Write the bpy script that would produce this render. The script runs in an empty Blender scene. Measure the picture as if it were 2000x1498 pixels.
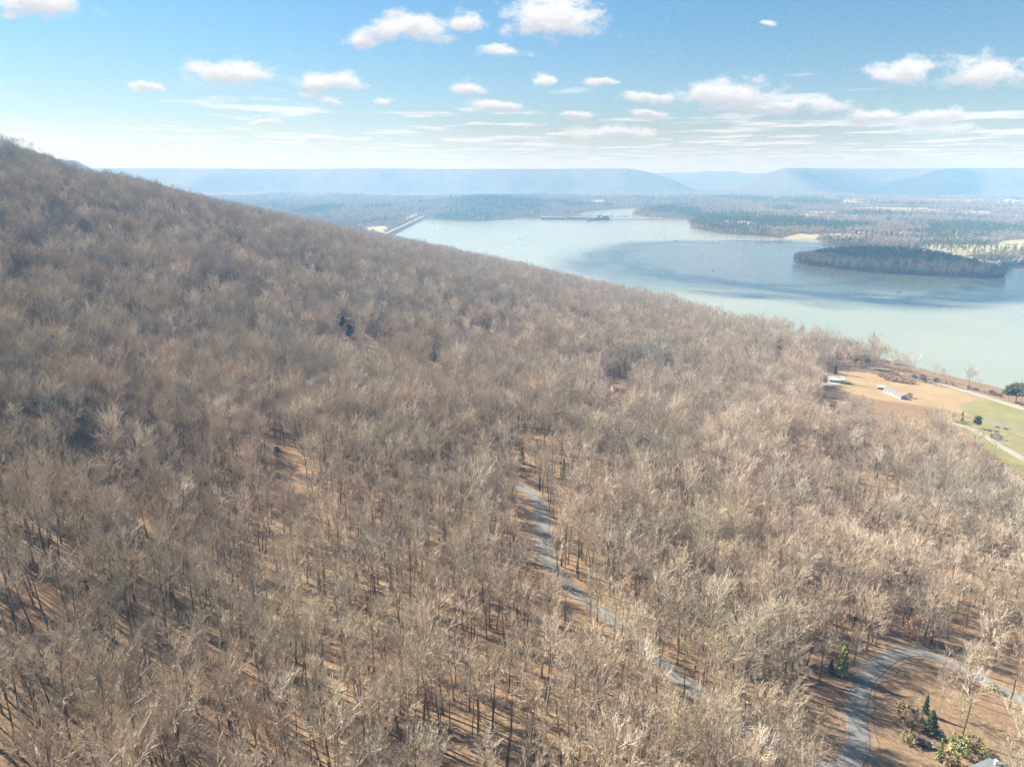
import bpy, bmesh, math, random
import numpy as np
from mathutils import Vector, Matrix

R = math.radians
scn = bpy.context.scene
COL = scn.collection
rng = np.random.default_rng(7)
random.seed(7)

# ------------------------------------------------------------------ camera
EYE = 200.0
PITCH = R(16.4)
FOC = 1387.0            # focal length in photo pixels (2000 wide)
cam_d = bpy.data.cameras.new('camera')
cam = bpy.data.objects.new('camera', cam_d)
COL.objects.link(cam)
cam.location = (0, 0, EYE)
cam.rotation_euler = (math.pi / 2 - PITCH, 0, 0)
cam_d.sensor_fit = 'HORIZONTAL'
cam_d.sensor_width = 36
cam_d.lens = 36 * FOC / 2000
cam_d.clip_start = 1.0
cam_d.clip_end = 60000
scn.camera = cam

# ------------------------------------------------------------------ light
SUN_EL, SUN_AZ = R(37), R(-63)      # azimuth measured from +Y, negative = left
TO_SUN = Vector((math.sin(SUN_AZ) * math.cos(SUN_EL), math.cos(SUN_AZ) * math.cos(SUN_EL), math.sin(SUN_EL)))
sd = bpy.data.lights.new('sun', 'SUN')
sd.energy = 5.0
sd.angle = R(0.5)
sd.color = (1.0, 0.95, 0.84)
so = bpy.data.objects.new('sun', sd)
COL.objects.link(so)
so.rotation_euler = TO_SUN.to_track_quat('Z', 'Y').to_euler()

scn.view_settings.view_transform = 'Standard'
scn.view_settings.look = 'None'
scn.view_settings.gamma = 1
scn.view_settings.use_curve_mapping = False
scn.view_settings.exposure = 1.95
scn.cycles.max_bounces = 4
scn.cycles.diffuse_bounces = 3
scn.cycles.glossy_bounces = 2
scn.cycles.transparent_max_bounces = 8
scn.cycles.volume_bounces = 1
scn.cycles.use_adaptive_sampling = True
scn.cycles.adaptive_threshold = 0.02
scn.cycles.use_denoising = True
scn.cycles.denoising_prefilter = 'NONE'
scn.cycles.denoiser = 'OPENIMAGEDENOISE'
scn.cycles.sample_clamp_indirect = 6


class NT:
    """tiny node-tree helper"""
    def __init__(s, tree):
        s.t = tree
        s.n = tree.nodes
        s.l = tree.links

    def new(s, typ, **kw):
        nd = s.n.new(typ)
        for k, v in kw.items():
            setattr(nd, k, v)
        return nd

    def put(s, sock, v):
        if isinstance(v, bpy.types.NodeSocket):
            s.l.new(v, sock)
        else:
            sock.default_value = v

    def math(s, op, a, b=0.0, c=None, clamp=False):
        nd = s.new('ShaderNodeMath', operation=op)
        nd.use_clamp = clamp
        s.put(nd.inputs[0], a)
        s.put(nd.inputs[1], b)
        if c is not None:
            s.put(nd.inputs[2], c)
        return nd.outputs[0]

    def vmath(s, op, a, b=(0, 0, 0)):
        nd = s.new('ShaderNodeVectorMath', operation=op)
        s.put(nd.inputs[0], a)
        s.put(nd.inputs[1], b)
        return nd.outputs['Value'] if op in ('LENGTH', 'DOT_PRODUCT', 'DISTANCE') else nd.outputs[0]

    def mix(s, f, a, b, mode='MIX'):
        nd = s.new('ShaderNodeMix', data_type='RGBA', blend_type=mode)
        s.put(nd.inputs[0], f)
        s.put(nd.inputs[6], a if isinstance(a, bpy.types.NodeSocket) else (*a[:3], 1))
        s.put(nd.inputs[7], b if isinstance(b, bpy.types.NodeSocket) else (*b[:3], 1))
        return nd.outputs[2]

    def noise(s, vec, scale, detail=4, rough=0.55, dist=0.0, dims='3D'):
        nd = s.new('ShaderNodeTexNoise', noise_dimensions=dims)
        if vec is not None:
            s.put(nd.inputs['Vector'], vec)
        nd.inputs['Scale'].default_value = scale
        nd.inputs['Detail'].default_value = detail
        nd.inputs['Roughness'].default_value = rough
        nd.inputs['Distortion'].default_value = dist
        return nd.outputs[0]

    def ramp(s, f, stops):
        nd = s.new('ShaderNodeValToRGB')
        s.put(nd.inputs[0], f)
        el = nd.color_ramp.elements
        while len(el) < len(stops):
            el.new(0.5)
        for e, (p, c) in zip(el, stops):
            e.position = p
            e.color = (*c, 1) if len(c) == 3 else c
        return nd.outputs[0]

    def smooth(s, v, lo, hi):
        nd = s.new('ShaderNodeMapRange', interpolation_type='SMOOTHSTEP')
        s.put(nd.inputs[0], v)
        nd.inputs[1].default_value = lo
        nd.inputs[2].default_value = hi
        return nd.outputs[0]


# ------------------------------------------------------------------ sky
def view_dir(px, py):
    """world direction of a photo pixel, used to place what the photo shows"""
    u, v = (px - 1000) / FOC, (749 - py) / FOC
    return np.array((u, math.cos(PITCH) + v * math.sin(PITCH), -math.sin(PITCH) + v * math.cos(PITCH)))


world = bpy.data.worlds.new('World')
scn.world = world
world.use_nodes = True
N = NT(world.node_tree)
N.n.clear()
sky = N.new('ShaderNodeTexSky', sky_type='NISHITA')
sky.sun_disc = False
sky.sun_elevation = SUN_EL
sky.sun_rotation = SUN_AZ
sky.altitude = 200
sky.air_density = 1.0
sky.dust_density = 0.0
sky.ozone_density = 1.5
SKY_STRENGTH = 0.052
tc = N.new('ShaderNodeTexCoord')
sep = N.new('ShaderNodeSeparateXYZ')
N.l.new(tc.outputs['Generated'], sep.inputs[0])
dx, dy, dz = sep.outputs
# cumulus seen on a plane of bearing (u) and rise (w) ahead
ysafe = N.math('MAXIMUM', dy, 0.05)
u = N.math('DIVIDE', dx, ysafe)
w = N.math('DIVIDE', dz, ysafe)
cmb = N.new('ShaderNodeCombineXYZ')
N.put(cmb.inputs[0], u)
N.put(cmb.inputs[1], w)
P = cmb.outputs[0]
CUMULUS = [  # px, py, half width, half height
    (60, -2, 130, 34), (10, 26, 34, 16), (452, 138, 122, 32), (640, 160, 82, 30), (612, 192, 26, 10), (658, 204, 26, 10),
    (282, 175, 38, 12), (705, 76, 48, 24), (800, 52, 116, 36), (905, 34, 44, 30), (1080, 32, 120, 46), (980, 106, 58, 14),
    (912, 172, 44, 18), (972, 205, 66, 15), (748, 204, 22, 10), (1055, 158, 28, 14), (1170, 158, 40, 12),
    (1125, 226, 36, 12), (1420, 185, 110, 34), (1275, 186, 82, 18), (1530, 210, 160, 22), (1700, 228, 80, 18),
    (1815, 228, 90, 18), (1770, 130, 90, 30), (1930, 135, 120, 40), (1500, 38, 22, 8), (1260, 222, 45, 9), (512, 238, 34, 8),
    (612, 268, 46, 6), (1200, 262, 110, 14), (1840, 250, 100, 14)]
warp = N.vmath('SUBTRACT', N.new('ShaderNodeTexNoise').outputs[1], (0.5, 0.5, 0.5))
wn = warp.node.inputs[0].links[0].from_node
N.put(wn.inputs['Vector'], N.vmath('MULTIPLY', P, (9, 16, 1)))
wn.inputs['Scale'].default_value = 1.0
wn.inputs['Detail'].default_value = 5
wn.inputs['Roughness'].default_value = 0.6
warp_s = N.vmath('MULTIPLY', warp, (0.075, 0.045, 0))
PW = N.vmath('ADD', P, warp_s)
best = None
under = None          # the flat grey undersides
for (px, py, hw, hh) in CUMULUS:
    d = view_dir(px, py)
    d1, d2 = view_dir(px + hw, py), view_dir(px, py - hh)
    c = (d[0] / d[1], d[2] / d[1], 0)
    su = 1.0 / abs(d1[0] / d1[1] - c[0])
    sw = 1.0 / abs(d2[2] / d2[1] - c[1])
    q = N.vmath('LENGTH', N.vmath('MULTIPLY', N.vmath('SUBTRACT', PW, c), (su, sw, 0)))
    best = q if best is None else N.math('SMOOTH_MIN', best, q, 0.15)
    q = N.vmath('LENGTH', N.vmath('MULTIPLY', N.vmath('SUBTRACT', PW, (c[0], c[1] - 0.75 / sw, 0)), (su, sw, 0)))
    under = q if under is None else N.math('MINIMUM', under, q)
fine = N.noise(N.vmath('MULTIPLY', P, (30, 50, 1)), 1.0, 8, 0.66)
fld = N.math('ADD', best, N.math('MULTIPLY', N.math('SUBTRACT', fine, 0.5), 2.3))
big = N.smooth(fld, 1.06, 0.28)
ahead = N.smooth(dy, 0.06, 0.2)
big = N.math('MULTIPLY', big, ahead)
# a broken cumulus layer on a flat ceiling, everywhere; small and thick towards the horizon
zsafe = N.math('MAXIMUM', dz, 0.012)
cm2 = N.new('ShaderNodeCombineXYZ')
N.put(cm2.inputs[0], N.math('DIVIDE', dx, zsafe))
N.put(cm2.inputs[1], N.math('DIVIDE', dy, zsafe))
layer = N.noise(N.vmath('MULTIPLY', cm2.outputs[0], (0.42, 0.30, 1)), 1.0, 5, 0.55)
lowsky = N.smooth(dz, 0.135, 0.05)
thr = N.math('SUBTRACT', layer, N.math('MULTIPLY_ADD', lowsky, -0.10, 0.60))
lay = N.smooth(thr, 0.0, 0.09)
lay = N.math('MULTIPLY', lay, N.math('MULTIPLY_ADD', lowsky, 0.25, 0.55))
inwin = N.math('MULTIPLY', ahead, N.smooth(dz, 0.10, 0.16))
lay = N.math('MULTIPLY', lay, N.math('SUBTRACT', 1.0, N.math('MULTIPLY', inwin, N.smooth(dz, 0.5, 0.3))))
lay = N.math('MULTIPLY', lay, N.smooth(dz, 0.004, 0.02))
cl = N.math('MAXIMUM', N.math('MULTIPLY', big, 0.97), lay, clamp=True)
relief = N.math('ADD', N.math('MULTIPLY', N.smooth(N.math('ADD', under, N.math('MULTIPLY', N.math('SUBTRACT', fine, 0.5), 0.9)), 1.05, 0.25), -0.30), N.math('MULTIPLY', fine, 0.30))
shade = N.math('ADD', relief, 0.91)
ccol = N.mix(1.0, (1.0, 0.985, 0.97), N.new('ShaderNodeCombineColor').outputs[0], 'MULTIPLY')
cc = ccol.node.inputs[7].links[0].from_node
for i in range(3):
    N.put(cc.inputs[i], shade)
ccol = N.mix(1.0, ccol, (4.9, 4.9, 4.9), 'MULTIPLY')
grade = N.mix(N.smooth(dz, 0.0, 0.22), (0.50, 0.48, 0.46), (0.40, 0.575, 0.645))
skyc = N.mix(1.0, sky.outputs[0], grade, 'MULTIPLY')
final = N.mix(cl, skyc, ccol)
bg = N.new('ShaderNodeBackground')
bg.inputs[1].default_value = SKY_STRENGTH
N.put(bg.inputs[0], final)
wo = N.new('ShaderNodeOutputWorld')
N.l.new(bg.outputs[0], wo.inputs[0])


# ------------------------------------------------------------------ numeric helpers
def sstep(lo, hi, v):
    t = np.clip((v - lo) / (hi - lo), 0, 1)
    return t * t * (3 - 2 * t)


def _hash(ix, iy, seed):
    h = (ix.astype(np.int64) * 374761393 + iy.astype(np.int64) * 668265263 + seed * 1442695041) & 0xffffffff
    h = ((h ^ (h >> 13)) * 1274126177) & 0xffffffff
    h = h ^ (h >> 16)
    return (h & 0xffff) / 65535.0


def vnoise(x, y, seed=0):
    ix, iy = np.floor(x), np.floor(y)
    fx, fy = x - ix, y - iy
    fx = fx * fx * fx * (fx * (fx * 6 - 15) + 10)
    fy = fy * fy * fy * (fy * (fy * 6 - 15) + 10)
    a, b = _hash(ix, iy, seed), _hash(ix + 1, iy, seed)
    c, d = _hash(ix, iy + 1, seed), _hash(ix + 1, iy + 1, seed)
    return (a + (b - a) * fx) * (1 - fy) + (c + (d - c) * fx) * fy - 0.5


def fbm(x, y, seed=0, octv=4, gain=0.5):
    s, a, t = 0, 1.0, 0
    for o in range(octv):
        s = s + a * vnoise(x * 2 ** o + 17.3 * o, y * 2 ** o - 9.1 * o, seed + o)
        t += a
        a *= gain
    return s / t * 2      # about -1..1


def sdf(poly, x, y):
    """signed distance to a polygon, positive inside"""
    poly = np.asarray(poly, float)
    d2 = np.full(x.shape, 1e18)
    inside = np.zeros(x.shape, bool)
    for i in range(len(poly)):
        ax, ay = poly[i]
        bx, by = poly[(i + 1) % len(poly)]
        ex, ey = bx - ax, by - ay
        t = np.clip(((x - ax) * ex + (y - ay) * ey) / (ex * ex + ey * ey + 1e-9), 0, 1)
        d2 = np.minimum(d2, (x - ax - t * ex) ** 2 + (y - ay - t * ey) ** 2)
        hit = ((ay > y) != (by > y)) & (x < ex * (y - ay) / (ey + (1e-12 if ey == 0 else 0)) + ax)
        inside ^= hit
    d = np.sqrt(d2)
    return np.where(inside, d, -d)


def dist_line(pts, x, y):
    d2 = np.full(np.shape(x), 1e18)
    for (ax, ay), (bx, by) in zip(pts[:-1], pts[1:]):
        ex, ey = bx - ax, by - ay
        t = np.clip(((x - ax) * ex + (y - ay) * ey) / (ex * ex + ey * ey + 1e-9), 0, 1)
        d2 = np.minimum(d2, (x - ax - t * ex) ** 2 + (y - ay - t * ey) ** 2)
    return np.sqrt(d2)


def flat(px, py, z=0.0):
    d = view_dir(px, py)
    t = (z - EYE) / d[2]
    return (d[0] * t, d[1] * t)


def project(x, y, z):
    """photo pixel of a world point (to decide which trees stand in the way)"""
    zz = z - EYE
    dep = y * math.cos(PITCH) - zz * math.sin(PITCH)
    up = y * math.sin(PITCH) + zz * math.cos(PITCH)
    dep = np.where(dep < 1, 1, dep)
    return 1000 + FOC * x / dep, 749 - FOC * up / dep, dep


# ------------------------------------------------------------------ the lie of the land
AX, AY = -0.478, 0.878          # along the mountain
NX, NY = -0.878, -0.478         # uphill
SX, SY = 486.0, 643.0           # a point on the near shore


def shore_pt(wv, s=0.0):
    return (SX + AX * wv + NX * s, SY + AY * wv + NY * s)


LAKE = [flat(*p) for p in [(822, 428.5), (880, 431.5), (930, 433), (970, 431), (1016, 427.5), (1345, 430.5), (1352, 447), (1400, 456), (1440, 459),
                           (1500, 463), (1545, 467), (1590, 465), (1606, 474), (1660, 481), (1760, 488), (1880, 499), (1940, 518),
                           (1975, 523), (2010, 523), (2200, 535)]] + [(2200, 1200), (2300, 0), (2000, -1500)] + \
       [shore_pt(-2400), shore_pt(-1200), shore_pt(-400), shore_pt(0), shore_pt(600, -4), shore_pt(1200, 6), shore_pt(1800, 8), flat(752, 462)]
TAIL = [flat(*p) for p in [(1104, 425), (1135, 416), (1190, 409.5), (1255, 405.5), (1290, 404), (1240, 414), (1235, 420), (1262, 424), (1345, 428.5), (1200, 427.5)]]
ISLE = [flat(*p) for p in [(1545, 512), (1575, 519), (1640, 528), (1720, 535), (1850, 542), (1965, 545), (1968, 538), (1900, 526), (1800, 514), (1700, 508), (1600, 505), (1560, 507)]]
SLOPE_S = [-400, -60, 0, 8, 60, 130, 200, 300, 400, 574, 674, 740, 790, 830, 862, 884, 892, 902, 930, 1100, 1600, 4000]
SLOPE_Z = [-6, -4, -0.8, 2.6, 5, 8, 14, 25, 38, 64, 79, 95, 118, 148, 184, 216, 238, 254, 258, 266, 272, 280]
# farther along the mountain the hollow fills and the flank is one even slope from the shore to the cliff
FLANK_S = [-400, -60, 0, 8, 60, 200, 434, 611, 734, 800, 850, 884, 892, 902, 930, 1100, 1600, 4000]
FLANK_Z = [-6, -4, -0.8, 2.6, 11, 40, 96, 140, 176, 196, 214, 232, 246, 256, 260, 268, 274, 280]
_s = np.arange(-400, 4000, 2.0)


def smoothed(S, Z):
    z = np.interp(_s, S, Z)
    k = np.hanning(31)
    k /= k.sum()
    zs = np.convolve(np.pad(z, 15, mode='edge'), k, 'valid')
    zs = np.where(_s < 30, z, zs)
    return np.where((_s > 870) & (_s < 925), 0.6 * z + 0.4 * zs, zs)


_zs, _zf = smoothed(SLOPE_S, SLOPE_Z), smoothed(FLANK_S, FLANK_Z)
MESAS = [  # base outline, crest height, width of the scarp
    ([(-12000, 8600), (-4300, 8000), (-3300, 7700), (-2500, 8000), (-1500, 7700), (-800, 7950), (0, 7650), (700, 7900), (1300, 7800),
      (1900, 8000), (2150, 8500), (2150, 9400), (1900, 10400), (-12000, 10400)], 262, 700),
    ([(2500, 8500), (3100, 7900), (3500, 7700), (3750, 8300), (4150, 8350), (4300, 7700), (4900, 7300), (6000, 7100), (7500, 6500),
      (12000, 6200), (12000, 10400), (3300, 10400), (2800, 9500)], 266, 750),
    ([(500, 10700), (2800, 10500), (4000, 10800), (6000, 10700), (6000, 12300), (500, 12300)], 256, 900)]


def near_s(x, y):
    s = (x - SX) * NX + (y - SY) * NY
    wv = (x - SX) * AX + (y - SY) * AY
    return s, wv


def height(x, y):
    x, y = np.asarray(x, float), np.asarray(y, float)
    s, wv = near_s(x, y)
    bulge = -150 * sstep(2500, 3000, wv) * (1 - sstep(4000, 4800, wv))
    se = s + bulge + 10 * vnoise(wv / 160, s * 0 + 3.3, 5)
    fk = sstep(40, 640, wv + 40 * vnoise(s / 200, wv / 300, 7))
    zn = np.interp(se, _s, _zs) * (1 - fk) + np.interp(se, _s, _zf) * fk
    up = sstep(120, 500, se)
    gul = np.abs(vnoise(wv / 210 + s / 900, s / 1500, 11)) * 2
    steep = sstep(560, 800, se) * (1 - sstep(880, 1000, se))
    zn = zn + up * (2.2 * fbm(x / 130, y / 130, 21, 3) + 3.0 * fbm(x / 330, y / 330, 25, 2)) + steep * (5 - 12 * (1 - gul) ** 3)
    zn = zn + steep * 2 * np.sin(se / 17 + 2 * vnoise(wv / 300, s * 0, 31))
    # the far bank: a plain on the right, low wooded hills on the left, plateaus behind
    d_lake = -np.maximum(np.maximum(sdf(LAKE, x, y), sdf(TAIL, x, y)), -1e9)
    rr = np.hypot(x, y)
    hilly = sstep(0.30, 0.02, x / np.maximum(y, 1)) * sstep(40, 700, d_lake) * (1 - 0.6 * sstep(6000, 7500, rr))
    rise = 34 * np.maximum(0, fbm(x / 900 + 4, y / 700, 41, 4) + 0.25)
    rise = rise + 44 * np.exp(-(((x + 80) / 330) ** 2 + ((y - 4300) / 420) ** 2))
    zf = 2.5 + 2 * sstep(0, 300, d_lake) + hilly * rise + 5 * sstep(300, 1500, d_lake) * (fbm(x / 400, y / 400, 43, 3) + 0.5)
    for poly, top, wd in MESAS:
        dd = sdf(poly, x, y) + 330 * fbm(x / 1100, y / 1100, 51, 4) * (1 if wd < 1000 else 2)
        t = np.clip(dd / wd, 0, 1)
        zf = np.maximum(zf, (0.55 * sstep(0, 1, t) + 0.45 * t) * (top + 8 * fbm(x / 1500, y / 1500, 53, 3)) + 2)
    near = (s > -1) & (wv < 9000)
    z = np.where(s + bulge > 0, np.maximum(zn, np.where(wv > 2150, zf, -9)), zf)
    z = np.where((s > -60) & (s <= 0) & (wv < 2050), np.minimum(zn, 0.0), np.where(s + bulge > 0, z, zf))
    far_bank = ~((s > -60) & (wv < 2060))
    z = np.where(far_bank & (d_lake >= 0), np.minimum(z, 1.2 + 0.12 * d_lake), z)
    d_isle = sdf(ISLE, x, y)
    lake_in = (d_lake < 0)
    z = np.where(lake_in & far_bank, np.maximum(-4.0, 0.12 * d_lake), z)
    zi = 0.3 + 9 * sstep(-5, 90, d_isle) + 13 * np.exp(-((x - 870) / 150) ** 2) * sstep(20, 120, d_isle)
    return np.where(d_isle > -20, np.where(d_isle > 0, zi, np.minimum(z, 0.012 * d_isle - 0.05)), z)


def h1(x, y):
    return float(height(np.array([x]), np.array([y]))[0])


def ground_at(px, py):
    """where the sight line through a photo pixel meets the ground"""
    d = view_dir(px, py)
    t = np.linspace(60, 1500, 2400)
    hz = height(d[0] * t, d[1] * t)
    under = np.nonzero(EYE + d[2] * t < hz)[0]
    tt = t[under[0]] if len(under) else (0 - EYE) / d[2]
    return d[0] * tt, d[1] * tt


# ------------------------------------------------------------------ linking and tagging
def link_mesh(name, verts, faces, mat=None, parent=None, smooth=False):
    me = bpy.data.meshes.new(name)
    me.from_pydata([tuple(v) for v in verts], [], faces)
    if mat:
        me.materials.append(mat)
    if smooth:
        me.polygons.foreach_set('use_smooth', [True] * len(me.polygons))
    me.update()
    o = bpy.data.objects.new(name, me)
    COL.objects.link(o)
    if parent:
        o.parent = parent
    return o


def mesh_fast(name, V, F, mat, smooth=False):
    """V (n,3), F (m,k) arrays"""
    V = np.asarray(V, np.float32)
    F = np.asarray(F, np.int32)
    k = F.shape[1]
    me = bpy.data.meshes.new(name)
    me.vertices.add(len(V))
    me.vertices.foreach_set('co', V.ravel())
    me.loops.add(F.size)
    me.loops.foreach_set('vertex_index', F.ravel())
    me.polygons.add(len(F))
    me.polygons.foreach_set('loop_start', np.arange(0, F.size, k, dtype=np.int32))
    me.polygons.foreach_set('loop_total', np.full(len(F), k, np.int32))
    me.polygons.foreach_set('use_smooth', np.full(len(F), smooth))
    if mat:
        me.materials.append(mat)
    me.update(calc_edges=True)
    return me


def obj_of(name, me, parent=None, kind=None):
    o = bpy.data.objects.new(name, me)
    COL.objects.link(o)
    if parent:
        o.parent = parent
    if kind:
        o['kind'] = kind
    return o


def tag(o, label, cat, group=None):
    o['label'] = label
    o['category'] = cat
    if group:
        o['group'] = group
    return o


def thing(name, label, cat, loc, rz=0.0, group=None):
    o = bpy.data.objects.new(name, None)
    COL.objects.link(o)
    o.empty_display_size = 0.5
    o.location = loc
    o.rotation_euler = (0, 0, rz)
    return tag(o, label, cat, group)


# ------------------------------------------------------------------ materials
def new_mat(name):
    m = bpy.data.materials.new(name)
    m.use_nodes = True
    t = NT(m.node_tree)
    b = m.node_tree.nodes['Principled BSDF']
    return m, t, b


def plain(name, col, rough=0.6, metal=0.0, var=0.12, scale=3.0, spec=0.4):
    m, t, b = new_mat(name)
    g = t.new('ShaderNodeTexCoord')
    n = t.noise(g.outputs['Object'], scale, 4, 0.6)
    lo = tuple(c * (1 - var) for c in col)
    hi = tuple(min(1, c * (1 + var)) for c in col)
    t.put(b.inputs['Base Color'], t.ramp(n, [(0.3, lo), (0.7, hi)]))
    b.inputs['Roughness'].default_value = rough
    b.inputs['Metallic'].default_value = metal
    b.inputs['Specular IOR Level'].default_value = spec
    return m


def bark_mat(name, tones):
    m, t, b = new_mat(name)
    oi = t.new('ShaderNodeObjectInfo')
    col = t.ramp(oi.outputs['Random'], tones)
    stand = t.noise(t.vmath('MULTIPLY', oi.outputs['Location'], (0.011, 0.011, 0.0)), 1.0, 3, 0.6)
    col = t.mix(1.0, col, t.ramp(stand, [(0.30, (0.84, 0.84, 0.82)), (0.46, (1.06, 1.01, 0.93)), (0.56, (1.10, 0.99, 0.92)), (0.70, (1.0, 1.0, 0.96))]), 'MULTIPLY')
    g = t.new('ShaderNodeTexCoord')
    n = t.noise(t.vmath('MULTIPLY', g.outputs['Object'], (3, 3, 0.6)), 1.5, 3, 0.6)
    col = t.mix(1.0, col, t.ramp(n, [(0.3, (0.72, 0.72, 0.74)), (0.7, (1.2, 1.18, 1.15))]), 'MULTIPLY')
    t.put(b.inputs['Base Color'], col)
    b.inputs['Roughness'].default_value = 0.9
    b.inputs['Specular IOR Level'].default_value = 0.15
    return m


TONES = [(0.0, (0.15, 0.132, 0.102)), (0.2, (0.27, 0.235, 0.175)), (0.4, (0.19, 0.178, 0.148)), (0.6, (0.26, 0.225, 0.168)), (0.8, (0.30, 0.265, 0.205)), (1.0, (0.38, 0.355, 0.30))]
M_TWIG = bark_mat('twig_bark', [(p, (1.60 * c[0], 1.62 * c[1], 1.70 * c[2])) for p, c in TONES])
M_BARK = bark_mat('trunk_bark', [(p, tuple(0.8 * v for v in c)) for p, c in TONES])
M_LIMB = bark_mat('limb_bark', [(p, tuple(1.35 * v for v in c)) for p, c in TONES])
M_PALE = bark_mat('pale_bark', [(0, (0.36, 0.33, 0.28)), (1, (0.46, 0.42, 0.36))])


def leaf_mat(name, a, c):
    m, t, b = new_mat(name)
    oi = t.new('ShaderNodeObjectInfo')
    g = t.new('ShaderNodeTexCoord')
    n = t.noise(g.outputs['Object'], 0.9, 3, 0.6)
    f = t.math('ADD', t.math('MULTIPLY', oi.outputs['Random'], 0.5), t.math('MULTIPLY', n, 0.5))
    t.put(b.inputs['Base Color'], t.ramp(f, [(0.2, a), (0.8, c)]))
    b.inputs['Roughness'].default_value = 0.7
    b.inputs['Specular IOR Level'].default_value = 0.25
    return m


M_NEEDLE = leaf_mat('pine_needles', (0.035, 0.055, 0.022), (0.085, 0.105, 0.035))
M_YNEEDLE = leaf_mat('yellow_green_needles', (0.17, 0.19, 0.06), (0.27, 0.27, 0.09))
M_CEDAR = leaf_mat('cedar_foliage', (0.03, 0.042, 0.02), (0.06, 0.075, 0.03))
M_BRUSH = leaf_mat('brush', (0.14, 0.11, 0.06), (0.24, 0.18, 0.09))
M_BEECH = leaf_mat('withered_beech_leaves', (0.26, 0.15, 0.08), (0.38, 0.24, 0.13))
M_FARBARE = leaf_mat('distant_bare_crown', (0.22, 0.19, 0.145), (0.36, 0.31, 0.235))
M_FARPINE = leaf_mat('distant_pine_crown', (0.05, 0.09, 0.035), (0.11, 0.145, 0.05))


def ground_material(name, far=False):
    m, t, b = new_mat(name)
    g = t.new('ShaderNodeNewGeometry')
    pos = g.outputs['Position']
    n1 = t.noise(pos, 0.055, 5, 0.6)
    n2 = t.noise(pos, 0.9, 4, 0.65)
    n3 = t.noise(pos, 5.0, 2, 0.6)
    lit = t.ramp(n2, [(0.30, (0.115, 0.078, 0.048)), (0.52, (0.20, 0.14, 0.086)), (0.72, (0.28, 0.21, 0.135))])
    lit = t.mix(t.smooth(n1, 0.42, 0.64), lit, t.mix(0.5, lit, (0.19, 0.11, 0.07)))
    n4 = t.noise(pos, 0.22, 5, 0.7)
    lit = t.mix(t.math('MULTIPLY', t.smooth(n4, 0.55, 0.70), 0.6), lit, (0.115, 0.085, 0.055))
    lit = t.mix(t.math('MULTIPLY', t.smooth(n4, 0.44, 0.32), 0.5), lit, (0.27, 0.215, 0.14))
    lit = t.mix(t.math('MULTIPLY', t.smooth(n3, 0.55, 0.75), 0.5), lit, (0.28, 0.21, 0.13))
    lit = t.mix(t.math('MULTIPLY', t.smooth(n3, 0.45, 0.3), 0.5), lit, (0.12, 0.085, 0.055))
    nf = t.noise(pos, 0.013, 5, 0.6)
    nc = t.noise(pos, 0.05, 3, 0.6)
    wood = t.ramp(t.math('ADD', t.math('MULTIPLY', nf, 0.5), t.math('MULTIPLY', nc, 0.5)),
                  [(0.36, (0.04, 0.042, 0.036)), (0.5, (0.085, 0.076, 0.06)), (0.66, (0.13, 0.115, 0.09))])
    at = t.new('ShaderNodeVertexColor', layer_name='zone')
    s = t.new('ShaderNodeSeparateColor')
    t.l.new(at.outputs[0], s.inputs[0])
    at2 = t.new('ShaderNodeVertexColor', layer_name='zone_b')
    s2 = t.new('ShaderNodeSeparateColor')
    t.l.new(at2.outputs[0], s2.inputs[0])
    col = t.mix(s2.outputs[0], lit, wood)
    edge = t.math('MULTIPLY', t.math('SUBTRACT', t.noise(pos, 0.12, 4, 0.6), 0.5), 0.9)

    def zone(sock, c0, c1, sc, col):
        nn = t.noise(pos, sc, 5, 0.65)
        cc = t.ramp(nn, [(0.3, c0), (0.7, c1)])
        has = t.math('GREATER_THAN', sock, 0.01)
        f = t.math('MULTIPLY', t.smooth(t.math('ADD', sock, edge), 0.35, 0.65), has)
        return t.mix(f, col, cc)
    col = zone(s.outputs[0], (0.235, 0.17, 0.095), (0.305, 0.23, 0.135), 0.035, col)
    col = zone(s.outputs[1], (0.15, 0.155, 0.065), (0.22, 0.20, 0.10), 0.06, col)
    col = zone(s.outputs[2], (0.30, 0.175, 0.09), (0.40, 0.26, 0.145), 0.25, col)
    col = zone(s2.outputs[1], (0.24, 0.235, 0.15), (0.31, 0.285, 0.19), 0.02, col)
    col = zone(s2.outputs[2], (0.04, 0.055, 0.03), (0.08, 0.09, 0.045), 0.03, col)
    t.put(b.inputs['Base Color'], col)
    b.inputs['Roughness'].default_value = 1.0
    b.inputs['Specular IOR Level'].default_value = 0.05
    bp = t.new('ShaderNodeBump')
    bp.inputs['Strength'].default_value = 0.6
    bp.inputs['Distance'].default_value = 6.0 if far else 0.25
    t.put(bp.inputs['Height'], nc if far else n2)
    t.l.new(bp.outputs[0], b.inputs['Normal'])
    return m


M_GROUND = ground_material('leaf_litter_and_fields')
M_HILL = ground_material('wooded_hills', True)

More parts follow.
